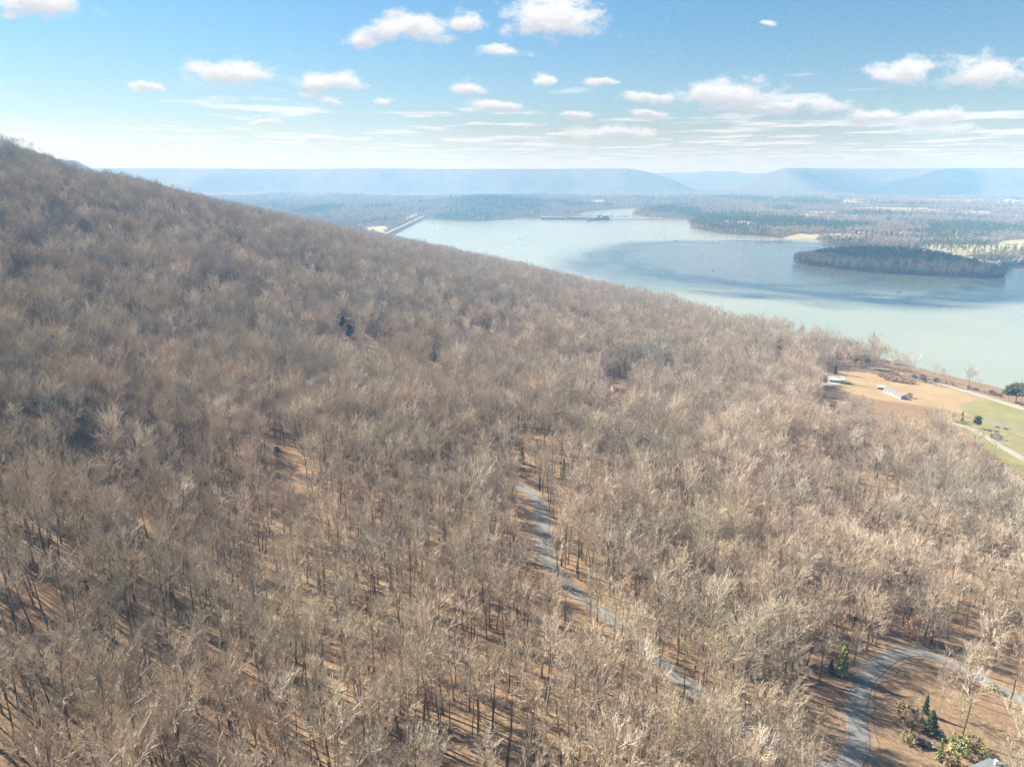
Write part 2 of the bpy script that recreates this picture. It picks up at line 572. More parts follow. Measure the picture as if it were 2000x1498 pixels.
# ------------------------------------------------------------------ places read off the photograph
ROAD_PX = [(800, 945), (880, 935), (960, 935), (1005, 945), (1035, 962), (1052, 985), (1060, 1010), (1060, 1040),
           (1062, 1075), (1075, 1105), (1110, 1145), (1160, 1185), (1210, 1225), (1270, 1280), (1320, 1322), (1390, 1375), (1450, 1420), (1520, 1462),
           (1580, 1490), (1630, 1500), (1668, 1480), (1676, 1440), (1672, 1395), (1680, 1350), (1700, 1315), (1735, 1285), (1775, 1274), (1815, 1280), (1860, 1300),
           (1910, 1325), (1960, 1352), (2010, 1375), (2080, 1400)]
ROAD = [ground_at(*p) for p in ROAD_PX]
DRIVE = [ground_at(*p) for p in [(585, 920), (560, 898), (540, 880), (518, 862), (480, 850)]]
UPPER = [ground_at(*p) for p in [(380, 690), (470, 690), (540, 696), (590, 700)]]
TRACK = [ground_at(*p) for p in [(1690, 716), (1760, 731), (1850, 754), (1930, 777), (2000, 799), (2120, 838)]]
LANE = [ground_at(*p) for p in [(1838, 822), (1880, 832), (1915, 846), (1950, 868), (2000, 897), (2060, 930)]]
SPUR = [ground_at(*p) for p in [(1930, 822), (1960, 832), (2000, 846), (2050, 862)]]


def dense(pts, step=1.5):
    """Catmull-Rom through the points"""
    P_ = [np.array(p[:2], float) for p in pts]
    P_ = [2 * P_[0] - P_[1]] + P_ + [2 * P_[-1] - P_[-2]]
    out = []
    for i in range(1, len(P_) - 2):
        p0, p1, p2, p3 = P_[i - 1:i + 3]
        n = max(2, int(np.linalg.norm(p2 - p1) / step))
        for k in range(n):
            tt = k / n
            out.append(0.5 * ((2 * p1) + (-p0 + p2) * tt + (2 * p0 - 5 * p1 + 4 * p2 - p3) * tt ** 2 + (-p0 + 3 * p1 - 3 * p2 + p3) * tt ** 3))
    out.append(P_[-2])
    return np.array(out)


ROAD_D, TRACK_D, LANE_D = dense(ROAD), dense(TRACK, 4), dense(LANE, 3)
ROAD_S = ROAD_D[::4]
FIELD = [ground_at(*p) for p in [(1612, 742), (1645, 722), (1700, 729), (1765, 742), (1850, 758), (2020, 806), (2100, 830), (2100, 880), (2010, 855), (1955, 840), (1900, 815), (1850, 800), (1790, 792), (1700, 778), (1640, 762)]]
GREEN = [ground_at(*p) for p in [(1870, 790), (1920, 776), (2050, 812), (2150, 850), (2100, 880), (2010, 852), (1950, 836), (1900, 818)]]
YARD = [ground_at(*p) for p in [(1790, 826), (1835, 800), (1900, 820), (1960, 840), (2050, 870), (2100, 960), (2000, 935), (1940, 890), (1900, 862), (1850, 850), (1820, 840)]]
SOIL = [ground_at(*p) for p in [(545, 885), (562, 880), (590, 900), (604, 925), (585, 930), (560, 910)]]
SOIL2 = [ground_at(*p) for p in [(1845, 838), (1875, 836), (1890, 848), (1860, 850)]]
HAIRPIN = [ground_at(*p) for p in [(1690, 1460), (1690, 1390), (1700, 1345), (1740, 1300), (1780, 1290), (1850, 1310), (2020, 1390), (2060, 1500), (1850, 1560), (1750, 1500)]]
PALE = [[flat(*p) for p in q] for q in [
    [(1640, 402), (1652, 393), (1720, 399), (1722, 404)], [(1640, 411), (1700, 407), (1800, 409), (1900, 418), (1990, 421), (1990, 426), (1850, 419), (1700, 413)],
    [(1500, 404.5), (1620, 404), (1620, 406), (1500, 407)], [(1960, 473), (2010, 470), (2010, 492), (1960, 489), (1925, 489)],
    [(1520, 468), (1560, 458), (1600, 462), (1590, 469)], [(700, 459), (716, 447), (748, 443), (764, 447), (748, 458), (735, 465)], [(790, 431), (802, 424), (818, 420), (812, 426), (795, 434)],
    [(1150, 398), (1180, 396), (1180, 399), (1160, 400)]]]
PINEY = [(940, 415, 60, 16), (1010, 400, 60, 12), (880, 425, 40, 6), (1300, 411, 55, 8), (1395, 428, 50, 8), (1480, 430, 90, 12), (1560, 437, 60, 9), (1380, 440, 25, 8),
         (1560, 396, 70, 5), (1440, 389, 50, 6), (1900, 447, 90, 10), (1830, 460, 40, 5), (1700, 420, 60, 3), (1110, 400, 40, 5), (960, 388, 90, 4), (620, 412, 40, 8), (1640, 440, 60, 4)]


def pine_mask(x, y):
    """how piney the far woods are"""
    m = sstep(0.22, 0.5, fbm(x / 260, y / 420, 61, 4)) * 0.55
    for (px, py, hw, hh) in PINEY:
        cx, cy = flat(px, py, 8)
        ex, ey = abs(flat(px + hw, py, 8)[0] - cx), abs(flat(px, py - hh, 8)[1] - cy)
        m = np.maximum(m, sstep(1.25, 0.6, np.hypot((x - cx) / ex, (y - cy) / ey) + 0.5 * fbm(x / 90, y / 90, 63, 3)))
    return m


# ------------------------------------------------------------------ ground: one polar sheet out to the far plateau
az = np.concatenate([np.arange(-180, -46, 4.0), np.arange(-46, 46, 0.24), np.arange(46, 180, 4.0)])
rad = 6.0 * 1.0135 ** np.arange(0, 572)
AZ, RA = np.meshgrid(np.radians(az), rad)
GX, GY = RA * np.sin(AZ), RA * np.cos(AZ)
GZ = height(GX, GY)
nr, na = GX.shape
zone = np.zeros((nr, na, 4), np.float32)
zone2 = np.zeros((nr, na, 4), np.float32)
zone[..., 3] = zone2[..., 3] = 1


def soft(poly, x, y, wd):
    return np.clip(0.5 + sdf(poly, x, y) / wd, 0, 1)


zone[..., 0] = soft(FIELD, GX, GY, 8)
zone[..., 1] = np.maximum(soft(GREEN, GX, GY, 14), 0.75 * soft(YARD, GX, GY, 10))
zone[..., 2] = np.maximum(soft(SOIL, GX, GY, 4), soft(SOIL2, GX, GY, 5))
S_, W_ = near_s(GX, GY)
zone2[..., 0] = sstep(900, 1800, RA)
for q in PALE:
    zone2[..., 1] = np.maximum(zone2[..., 1], soft(q, GX, GY, 24))
plain_r = sstep(0.22, 0.34, GX / np.maximum(GY, 1)) * (RA > 2000) * (RA < 7000) * (S_ < 0)
zone2[..., 1] = np.maximum(zone2[..., 1], plain_r * 0.8 * sstep(0.06, 0.3, fbm(GX / 210, GY / 120, 91, 3)))
zone2[..., 2] = np.where((RA > 1500) & (S_ < 0) | (RA > 2600), pine_mask(GX, GY), 0) * (1 - zone2[..., 1])
SPLIT = int(np.searchsorted(rad, 6400))


def sheet(name, r0, r1, mat, kind):
    idx = np.arange((r1 - r0) * na).reshape(r1 - r0, na)
    nxt = np.roll(idx, -1, axis=1)
    F = np.stack([idx[:-1], idx[1:], nxt[1:], nxt[:-1]], -1).reshape(-1, 4)[:, ::-1]
    V = np.stack([GX[r0:r1], GY[r0:r1], GZ[r0:r1]], -1).reshape(-1, 3)
    if r0 == 0:
        c = len(V)
        V = np.vstack([V, [[0, 0, h1(0, 0)]]])
    me = mesh_fast(name, V, F, mat, True)
    for nm, z_ in (('zone', zone), ('zone_b', zone2)):
        ca = me.color_attributes.new(nm, 'FLOAT_COLOR', 'POINT')
        cv = z_[r0:r1].reshape(-1, 4)
        if len(cv) < len(V):
            cv = np.vstack([cv, cv[:1]])
        ca.data.foreach_set('color', cv.astype(np.float32).ravel())
    return obj_of(name, me, kind=kind)


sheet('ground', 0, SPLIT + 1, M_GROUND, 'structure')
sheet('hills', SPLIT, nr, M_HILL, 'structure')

# ------------------------------------------------------------------ water
m, t, b = new_mat('turbid_lake_water')
g = t.new('ShaderNodeNewGeometry')
pos = g.outputs['Position']
stv = t.vmath('MULTIPLY', pos, (1, 0.55, 1))
silt = t.noise(stv, 0.0035, 4, 0.55)
t.put(b.inputs['Base Color'], t.ramp(silt, [(0.35, (0.20, 0.235, 0.19)), (0.65, (0.25, 0.265, 0.205))]))
b.inputs['Roughness'].default_value = 0.12
b.inputs['IOR'].default_value = 1.33
bp = t.new('ShaderNodeBump')
bp.inputs['Strength'].default_value = 0.35
bp.inputs['Distance'].default_value = 0.6
rip = t.math('ADD', t.math('MULTIPLY', t.noise(t.vmath('MULTIPLY', pos, (0.5, 1.1, 1)), 0.22, 4, 0.6), 1.0), t.math('MULTIPLY', t.noise(t.vmath('MULTIPLY', pos, (0.25, 1.0, 1)), 0.03, 4, 0.6), 2.2))
t.put(bp.inputs['Height'], rip)
t.l.new(bp.outputs[0], b.inputs['Normal'])
M_WATER = m
wr = [(-9000, -3000), (9000, -3000), (9000, 6300), (-9000, 6300)]
lake = link_mesh('water', [(x_, y_, 0) for x_, y_ in wr], [(0, 1, 2, 3)], M_WATER)
lake['kind'] = 'structure'


# ------------------------------------------------------------------ roads
def road_mat(name, a, c, sc=0.5):
    m, t, b = new_mat(name)
    g = t.new('ShaderNodeNewGeometry')
    n = t.noise(g.outputs['Position'], sc, 6, 0.65)
    n2 = t.noise(g.outputs['Position'], 6, 3, 0.6)
    f = t.math('ADD', t.math('MULTIPLY', n, 0.7), t.math('MULTIPLY', n2, 0.3))
    t.put(b.inputs['Base Color'], t.ramp(f, [(0.3, a), (0.7, c)]))
    b.inputs['Roughness'].default_value = 0.9
    b.inputs['Specular IOR Level'].default_value = 0.2
    return m


M_ASPH = road_mat('weathered_asphalt', (0.125, 0.125, 0.12), (0.20, 0.195, 0.18))
M_VERGE = road_mat('dirt_verge', (0.15, 0.105, 0.065), (0.25, 0.185, 0.12), 0.8)
M_GRAV = road_mat('pale_gravel', (0.22, 0.205, 0.18), (0.32, 0.30, 0.26))
M_DIRT = road_mat('orange_dirt', (0.24, 0.15, 0.085), (0.32, 0.22, 0.125))


def strip(name, pts, half, lift, mat, kind='structure', wob=0.0, crown=0.0):
    pts = np.asarray(pts)
    tg = np.gradient(pts, axis=0)
    tg /= np.linalg.norm(tg, axis=1)[:, None] + 1e-9
    nrm = np.stack([-tg[:, 1], tg[:, 0]], 1)
    # follow the centre line's smoothed height, like a cut-and-filled road bed
    hc = height(pts[:, 0], pts[:, 1])
    offs = np.array([-1.0, -0.6, 0, 0.6, 1.0]) * half
    V, F = [], []
    cols = len(offs) + 2
    for i in range(len(pts)):
        wv = wob * (vnoise(np.array([i / 4.0]), np.array([3.0]), 71)[0])
        row = []
        for j, o_ in enumerate(offs):
            oo = o_ + (np.sign(o_) * wv if abs(o_) == half else 0)
            p = pts[i] + nrm[i] * oo
            row.append((p[0], p[1], h1(p[0], p[1]) + lift + crown * (1 - (o_ / half) ** 2)))
        a_, z_ = row[0], row[-1]
        row = [(a_[0] - nrm[i][0] * .3, a_[1] - nrm[i][1] * .3, a_[2] - lift - 0.5)] + row + [(z_[0] + nrm[i][0] * .3, z_[1] + nrm[i][1] * .3, z_[2] - lift - 0.5)]
        V += row
    for i in range(len(pts) - 1):
        for j in range(cols - 1):
            k = i * cols + j
            F.append((k, k + cols, k + cols + 1, k + 1))
    o = link_mesh(name, V, F, mat)
    if kind:
        o['kind'] = kind
    return o


strip('road_verge', ROAD_D, 4.3, 0.10, M_VERGE, wob=2.0)
strip('road', ROAD_D, 2.5, 0.22, M_ASPH, wob=0.3, crown=0.06)
strip('dirt_drive', dense(DRIVE, 2), 1.9, 0.15, M_DIRT, wob=0.8)
strip('upper_track', dense(UPPER, 3), 2.6, 0.15, M_DIRT, wob=1.0)
strip('railway_bed', TRACK_D, 3.4, 0.5, M_GRAV, wob=0.8)
strip('gravel_lane', LANE_D, 2.8, 0.2, M_GRAV, wob=0.6)
strip('driveway', dense(SPUR, 3), 2.2, 0.2, M_ASPH, wob=0.4)


# ------------------------------------------------------------------ trees
class Build:
    def __init__(s):
        s.V, s.F = [], []

    def tube(s, pts, rads, n=3):
        base = len(s.V)
        ph = random.random() * 6.28
        for i, (p, r) in enumerate(zip(pts, rads)):
            d = (pts[min(i + 1, len(pts) - 1)] - pts[max(i - 1, 0)])
            d = d / (np.linalg.norm(d) + 1e-9)
            a = np.cross(d, (0.3, 0.9, 0.1) if abs(d[2]) > 0.8 else (0, 0, 1))
            a /= np.linalg.norm(a) + 1e-9
            c = np.cross(d, a)
            for k in range(n):
                q = ph + 2 * math.pi * k / n
                s.V.append(p + (a * math.cos(q) + c * math.sin(q)) * r)
        for i in range(len(pts) - 1):
            for k in range(n):
                k2 = (k + 1) % n
                a0, a1 = base + i * n + k, base + i * n + k2
                s.F.append((a0, a1, a1 + n))
                s.F.append((a0, a1 + n, a0 + n))

    def blade(s, p, q, w):
        d = q - p
        a = np.cross(d, rng.normal(size=3))
        a = a / (np.linalg.norm(a) + 1e-9) * w * 0.5
        k = len(s.V)
        s.V += [p - a, p + a, q]
        s.F.append((k, k + 1, k + 2))

    def leaf(s, c, size):
        k = len(s.V)
        a = rng.normal(size=(3, 3)) * size
        s.V += [c + a[0], c + a[1], c + a[2]]
        s.F.append((k, k + 1, k + 2))

    def mesh(s, name, mat):
        return mesh_fast(name, np.array(s.V), np.array(s.F), mat)


def turn(d, ang, phi):
    a = np.cross(d, (0, 0, 1) if abs(d[2]) < 0.95 else (1, 0, 0))
    a /= np.linalg.norm(a)
    c = np.cross(d, a)
    return d * math.cos(ang) + (a * math.cos(phi) + c * math.sin(phi)) * math.sin(ang)


def path(p, d, length, nseg, wob, up):
    pts = [p]
    for i in range(nseg):
        d = d + rng.normal(size=3) * wob
        d[2] += up
        d = d / np.linalg.norm(d)
        p = p + d * length / nseg
        pts.append(p)
    return pts, d


def bare_tree(H, spread=1.0, clear=0.45, nl=11, tw=1.0, twigs=(8, 2), fork=False):
    """returns (trunk Build, crown Build): trunk with its limbs, and branches with twigs"""
    T, C = Build(), Build()
    r0 = 0.0135 * H * random.uniform(0.8, 1.15)
    lean = rng.normal(size=3) * 0.04
    pts, _ = path(np.zeros(3) - (0, 0, 0.5), np.array((lean[0], lean[1], 1.0)), H * 0.86, 7, 0.045, 0.05)
    rads = [r0 * 1.35] + [r0 * (1 - i / 7.6) ** 0.8 for i in range(1, 8)]
    T.tube(pts, rads, 5)
    pts = np.array(pts)

    def on_trunk(f):
        x_ = f * 7
        i = min(int(x_), 6)
        return pts[i] + (pts[i + 1] - pts[i]) * (x_ - i), r0 * (1 - x_ / 7.6) ** 0.8

    def twig_fan(bp_, dend, n1, n2, L):
        nb = len(bp_) - 1
        for k in range(n1):
            f = random.uniform(0.15, 1.0) * nb
            i = min(int(f), nb - 1)
            p = bp_[i] + (bp_[i + 1] - bp_[i]) * (f - i)
            dd = bp_[i + 1] - bp_[i]
            dd = dd / np.linalg.norm(dd)
            d = turn(dd, R(random.uniform(14, 40)), random.uniform(0, 6.28))
            d[2] += 0.30
            d /= np.linalg.norm(d)
            l1 = L * random.uniform(0.6, 1.2)
            q = p + d * l1
            C.blade(p, q, 0.048 * tw)
            for j in range(n2):
                g_ = random.uniform(0.25, 0.85)
                p2 = p + d * l1 * g_
                d2 = turn(d, R(random.uniform(15, 38)), random.uniform(0, 6.28))
                d2[2] += 0.25
                C.blade(p2, p2 + d2 * L * random.uniform(0.35, 0.7), 0.036 * tw)

    limbs = []
    for k in range(nl):
        f = clear + (0.97 - clear) * (k + random.random() * 0.8) / nl
        p, rr = on_trunk(f)
        prof = math.sin(math.pi * min(1, 0.28 + 0.72 * (1 - (f - clear) / (1 - clear)))) ** 0.5
        ang = R(random.uniform(42, 68) - 24 * (f - clear) / (1 - clear))
        d = turn(np.array((0, 0, 1.0)), ang, k * 2.4 + random.uniform(-.5, .5))
        L1 = H * 0.325 * spread * (0.55 + 0.45 * prof) * random.uniform(0.8, 1.15)
        lp, ld = path(p, d, L1, 3, 0.10, 0.12)
        T.tube(lp, [rr * 0.5, rr * 0.38, rr * 0.27, rr * 0.14], 3)
        limbs.append((lp, ld, L1, rr))
    lp, ld = path(pts[-1], np.array((0, 0, 1.0)), H * 0.12, 2, 0.1, 0.1)
    limbs.append((lp, ld, H * 0.16, 0.04))
    for lp, ld, L1, rr in limbs:
        nb = 6 if L1 > H * 0.18 else 5
        for j in range(nb + 1):
            f = (0.25 + 0.75 * (j + random.random() * 0.5) / nb) if j < nb else 1.0
            f = min(f, 1.0) * (len(lp) - 1)
            i = min(int(f), len(lp) - 2)
            p = lp[i] + (lp[i + 1] - lp[i]) * (f - i)
            dd = lp[i + 1] - lp[i]
            dd = dd / np.linalg.norm(dd)
            d = turn(dd, R(random.uniform(25, 50) if j < nb else 5), random.uniform(0, 6.28))
            bp_, bd = path(p, d, L1 * random.uniform(0.36, 0.58), 2, 0.12, 0.10)
            C.tube(bp_, [max(0.032, rr * 0.22), 0.028, 0.012], 3)
            twig_fan(bp_, bd, twigs[0], twigs[1], 0.075 * H * (0.7 + 0.3 * spread))
    return T, C


def pine(H, kind='pine'):
    T, C = Build(), Build()
    pts, _ = path(np.array((0, 0, -0.4)), np.array((0, 0, 1.0)), H * 0.97, 6, 0.02, 0.1)
    r0 = 0.014 * H
    T.tube(pts, [r0 * (1 - i / 6.4) for i in range(7)], 5)
    pts = np.array(pts)
    if kind == 'cedar':
        for k in range(900):
            f = random.uniform(0.06, 1.0)
            rr = H * 0.2 * (1.05 - f) ** 0.7 * random.uniform(0.55, 1.0) * (0.8 + 0.3 * math.sin(f * 40 + k % 5))
            ph = random.uniform(0, 6.28)
            C.leaf(np.array((rr * math.cos(ph), rr * math.sin(ph), f * H)), 0.034 * H * (1.15 - 0.5 * f))
    else:
        for k in range(34):
            f = random.uniform(0.42, 1.0)
            x_ = f * 6 * 0.97
            i = min(int(x_), 5)
            p = pts[i] + (pts[i + 1] - pts[i]) * (x_ - i)
            L = H * 0.23 * (1.12 - f) ** 0.55 * random.uniform(0.6, 1.1)
            d = turn(np.array((0, 0, 1.0)), R(random.uniform(60, 95) - 40 * max(0, f - .6)), k * 2.4)
            bp_, _ = path(p, d, L, 3, 0.08, 0.08)
            T.tube(bp_, [0.05, 0.04, 0.03, 0.015], 3)
            for q in (bp_[1], bp_[2], bp_[3]):
                for j in range(18):
                    C.leaf(q + rng.normal(size=3) * (0.05 * H, 0.05 * H, 0.026 * H), 0.026 * H)
    return T, C


def shrub(H, W, mat_leaves, n=260):
    T, C = Build(), Build()
    for k in range(7):
        d = turn(np.array((0, 0, 1.0)), R(random.uniform(5, 50)), k * 0.9)
        pp, _ = path(np.array((0, 0, -0.15)), d, H * 0.8, 2, 0.1, 0.1)
        T.tube(pp, [0.06, 0.04, 0.015], 3)
    for k in range(n):
        v = rng.normal(size=3)
        v /= np.linalg.norm(v)
        rr = random.uniform(0.55, 1.0) ** 0.6
        lump = 1 + 0.25 * math.sin(3 * v[0] + 5 * v[1]) * math.cos(4 * v[2])
        C.leaf(np.array((v[0] * W * 0.5 * rr * lump, v[1] * W * 0.5 * rr * lump, H * 0.5 + v[2] * H * 0.5 * rr)), 0.065 * (H + W) * 0.5)
    return T, C


def joined(name, T, C, mt, mc):
    nt = len(T.V)
    V = np.vstack([np.array(T.V), np.array(C.V)])
    F = np.vstack([np.array(T.F), np.array(C.F) + nt])
    me = mesh_fast(name, V, F, mt)
    me.materials.append(mc)
    mi = np.zeros(len(F), np.int32)
    mi[len(T.F):] = 1
    me.polygons.foreach_set('material_index', mi)
    return me


SRC = {}                # variant collections that the woods draw from (not linked to the scene)


def source(colname, me):
    c = SRC.get(colname)
    if c is None:
        c = SRC[colname] = bpy.data.collections.new(colname)
    o = bpy.data.objects.new('%s_tree_%02d' % (colname, len(c.objects)), me)
    c.objects.link(o)


VARIANTS = []
for i in range(12):
    H = [18, 19.5, 17, 20.5, 15.5, 19, 21.5, 14, 18.5, 17.5, 12, 20][i]
    T, C = bare_tree(H, spread=[1, .8, 1.15, .9, 1.1, .75, 1.0, 1.2, .85, 1.05, .8, 1.1][i], clear=[.54, .60, .5, .56, .48, .62, .56, .46, .58, .52, .42, .52][i], nl=[11, 10, 12, 11, 12, 9, 12, 11, 10, 11, 9, 12][i])
    VARIANTS.append((H, T.mesh('trunk', M_BARK), C.mesh('crown', M_TWIG)))
    source('wood', joined('wood_tree', T, C, M_BARK, M_TWIG))
SLENDER = []
M_SHADEBARK = bark_mat('shaded_trunk_bark', [(p, tuple(0.42 * v for v in c)) for p, c in TONES])  # same bark tones, darkened to paint in the shade of backlit trunks
for i in range(8):
    H = [18.5, 20, 17, 19, 21, 16, 18, 14.5][i]
    T, C = bare_tree(H, spread=[.62, .7, .58, .66, .74, .6, .8, .6][i], clear=[.62, .6, .66, .58, .63, .6, .55, .5][i], nl=[8, 9, 7, 9, 9, 8, 9, 7][i], twigs=(6, 2))
    SLENDER.append((H, T.mesh('trunk', M_SHADEBARK), C.mesh('crown', M_TWIG)))
    source('slender', joined('slender_tree', T, C, M_SHADEBARK, M_TWIG))
for i in range(4):
    T, C = bare_tree(7 + i, 0.85, 0.2, 8, 0.8, (5, 3))
    source('sapling', joined('sapling', T, C, M_BARK, M_TWIG))
T, C = bare_tree(9, 0.9, 0.2, 9, 0.7, (4, 2))
for k in range(500):
    p = C.V[random.randrange(len(C.V))]
    C.leaf(p + rng.normal(size=3) * 0.2, 0.17)
source('sapling', joined('beech_sapling', T, C, M_BARK, M_BEECH))
for i in range(5):
    T, C = bare_tree(17 + i * 0.7, [1, .9, 1.1, .85, 1.05][i], 0.4, 9, 2.0, (4, 1))
    source('midwood', joined('midwood_tree', T, C, M_BARK, M_TWIG))
for i in range(5):      # seen from more than two kilometres: coarse sprays
    T, C = Build(), Build()
    H = 15 + i
    T.tube([np.zeros(3), np.array((0, 0, H * 0.5))], [0.3, 0.2], 3)
    for k in range(70):
        v = rng.normal(size=3)
        v /= np.linalg.norm(v)
        v[2] = abs(v[2]) if k % 3 else v[2]
        C.leaf(np.array((0, 0, H * 0.55)) + v * (4.2, 4.2, H * 0.42) * random.uniform(0.5, 1), 0.85)
    source('farwood', joined('farwood_tree', T, C, M_BARK, M_FARBARE))
for i in range(3):
    T, C = Build(), Build()
    H = 17 + 2 * i
    T.tube([np.zeros(3), np.array((0, 0, H * 0.6))], [0.3, 0.2], 3)
    for k in range(80):
        f = random.uniform(0.25, 1)
        ph = random.uniform(0, 6.28)
        rr = 3.6 * (1.1 - f) ** 0.5 * random.uniform(0.6, 1)
        C.leaf(np.array((rr * math.cos(ph), rr * math.sin(ph), f * H)), 0.9)
    source('farpine', joined('farpine_tree', T, C, M_BARK, M_FARPINE))


def wood(name, colname, x, y, z, sc, mat=None):
    """one mass of trees too many to be things: points with a tree set on each"""
    n = len(x)
    me = bpy.data.meshes.new(name)
    me.vertices.add(n)
    me.vertices.foreach_set('co', np.stack([x, y, z], 1).astype(np.float32).ravel())
    a = me.attributes.new('tree_size', 'FLOAT', 'POINT')
    a.data.foreach_set('value', np.asarray(sc, np.float32))
    a = me.attributes.new('tree_turn', 'FLOAT', 'POINT')
    a.data.foreach_set('value', (rng.random(n) * 6.283).astype(np.float32))
    a = me.attributes.new('tree_pick', 'INT', 'POINT')
    a.data.foreach_set('value', rng.integers(0, 1000, n).astype(np.int32))
    o = obj_of(name, me, kind='stuff')
    ng = bpy.data.node_groups.new(name + '_nodes', 'GeometryNodeTree')
    ng.interface.new_socket('Geometry', in_out='INPUT', socket_type='NodeSocketGeometry')
    ng.interface.new_socket('Geometry', in_out='OUTPUT', socket_type='NodeSocketGeometry')
    gi, go = ng.nodes.new('NodeGroupInput'), ng.nodes.new('NodeGroupOutput')
    ci = ng.nodes.new('GeometryNodeCollectionInfo')
    ci.inputs['Collection'].default_value = SRC[colname]
    ci.inputs['Separate Children'].default_value = True
    ci.inputs['Reset Children'].default_value = True
    ip = ng.nodes.new('GeometryNodeInstanceOnPoints')
    ip.inputs['Pick Instance'].default_value = True

    def named(nm, typ):
        nd = ng.nodes.new('GeometryNodeInputNamedAttribute')
        nd.data_type = typ
        nd.inputs['Name'].default_value = nm
        return nd.outputs['Attribute']
    cx = ng.nodes.new('ShaderNodeCombineXYZ')
    ng.links.new(named('tree_turn', 'FLOAT'), cx.inputs[2])
    ng.links.new(gi.outputs[0], ip.inputs['Points'])
    ng.links.new(ci.outputs[0], ip.inputs['Instance'])
    ng.links.new(named('tree_pick', 'INT'), ip.inputs['Instance Index'])
    ng.links.new(cx.outputs[0], ip.inputs['Rotation'])
    ng.links.new(named('tree_size', 'FLOAT'), ip.inputs['Scale'])
    ng.links.new(ip.outputs[0], go.inputs[0])
    o.modifiers.new('trees', 'NODES').node_group = ng
    return o


def jitter_grid(x0, x1, y0, y1, step):
    gx, gy = np.meshgrid(np.arange(x0, x1, step), np.arange(y0, y1, step))
    gx = gx + (rng.random(gx.shape) - 0.5) * step * 0.95
    gy = gy + (rng.random(gy.shape) - 0.5) * step * 0.95
    return gx.ravel(), gy.ravel()


def in_view(x, y, z, margin=120, top=20.0):
    px, py, dep = project(x, y, z)
    px2, py2, _ = project(x, y, z + top)
    return (dep > 5) & (y > 10) & (px > -margin) & (px < 2000 + margin) & (py2 < 1498 + margin) & (py > -margin)


# things the photo shows between the trees: nothing may stand in front of them (photo x, y, radius)
OPEN = []
for (px, py) in [(1035, 962), (1052, 985), (1060, 1010), (1060, 1040), (1060, 1070)]:
    OPEN.append((px, py, 13))
for (px, py) in [(1676, 1430), (1670, 1400), (1676, 1360), (1690, 1330), (1715, 1300), (1745, 1282), (1780, 1278), (1735, 1345), (1720, 1400)]:
    OPEN.append((px, py, 25))
for (px, py) in [(1930, 1336), (1975, 1358)]:
    OPEN.append((px, py, 7))
OPEN += [(1125, 1157, 3), (1190, 1208, 3), (1310, 1318, 4), (540, 876, 9), (566, 898, 8), (580, 912, 6), (1800, 1450, 28), (1925, 1490, 34), (1205, 750, 15), (1632, 740, 26), (1740, 765, 30), (1775, 775, 14), (1715, 750, 20),
         (1520, 692, 4), (1643, 1285, 15), (1815, 1405, 15), (1833, 1462, 12), (1870, 1456, 20), (1772, 1400, 9), (672, 632, 7), (848, 680, 6), (1019, 884, 4), (1100, 920, 4), (555, 880, 10), (1680, 735, 22), (1720, 740, 20), (1800, 780, 26), (1930, 855, 8), (1960, 872, 9), (1985, 888, 9), (1940, 830, 8), (1900, 800, 30), (1960, 800, 34), (1860, 775, 30), (1800, 755, 24)]


def blocks(x, y, z, H, thin=1.0):
    bad = np.zeros(x.shape, bool)
    for (ox, oy, orad) in OPEN:
        for f in (0.12, 0.35, 0.55, 0.7, 0.85, 1.0, 1.15, 1.3):
            px, py, dep = project(x, y, z + H * f)
            rc = (3.6 if f > 0.45 else 0.3) * FOC / dep * 0.7
            bad |= ((px - ox) ** 2 + (py - oy) ** 2) < (orad + rc) ** 2
    return bad


def cleared(x, y):
    s, wv = near_s(x, y)
    c = (dist_line(ROAD_S, x, y) < 3.3) | (dist_line(TRACK, x, y) < 6) | (dist_line(LANE, x, y) < 5) | (dist_line(DRIVE, x, y) < 4.5) | (dist_line(UPPER, x, y) < 4)
    c |= (sdf(FIELD, x, y) > -2) | (sdf(YARD, x, y) > -1) | (sdf(GREEN, x, y) > 0) | (sdf(SOIL, x, y) > -2)
    return c


# near slope
x, y = jitter_grid(-1100, 900, 20, 2400, 6.0)
x2, y2 = jitter_grid(-330, 140, 20, 420, 9.0)
x, y = np.concatenate([x, x2]), np.concatenate([y, y2])
s, wv = near_s(x, y)
k = (s > 5) & (s < 1010) & (np.hypot(x, y) < 2400)
x, y, s, wv = x[k], y[k], s[k], wv[k]
z = height(x, y)
k = in_view(x, y, z)
x, y, s, wv, z = x[k], y[k], s[k], wv[k], z[k]
gap = fbm(x / 38, y / 38, 81, 3) - 0.8 * (np.hypot(x - SOIL[3][0], y - SOIL[3][1]) < 75)
thin_left = 0.12 * sstep(640, 720, s) * sstep(420, 200, np.hypot(x, y))
k = rng.random(len(x)) < np.clip(1.02 - 0.9 * sstep(0.05, 0.6, gap), 0.15, 1) * (1 - thin_left)
k &= ~cleared(x, y)
k &= ~((s > 882) & (rng.random(len(x)) < 0.55))
k &= ~((s < 45) & (wv < 130) & (rng.random(len(x)) < 0.995))
x, y, s, wv, z = x[k], y[k], s[k], wv[k], z[k]
k = ~blocks(x, y, z, 17.5)
k &= ~((sdf(HAIRPIN, x, y) > 0) & (rng.random(len(x)) < 0.6))
x, y, s, wv, z = x[k], y[k], s[k], wv[k], z[k]
CREST = []
for cpx in (2, 14, 27, 36, 46, 55, 66, 72, 84, 92, 105, 118, 170, 178, 190):
    d_ = view_dir(cpx, 330)
    tt_ = np.linspace(350, 2200, 900)
    e_ = (height(d_[0] * tt_, d_[1] * tt_) - EYE) / tt_
    q_ = tt_[int(np.argmax(e_))]
    CREST.append((d_[0] * q_, d_[1] * q_))
near_crest = np.min([np.hypot(x - cx_, y - cy_) for cx_, cy_ in CREST], axis=0) < 60
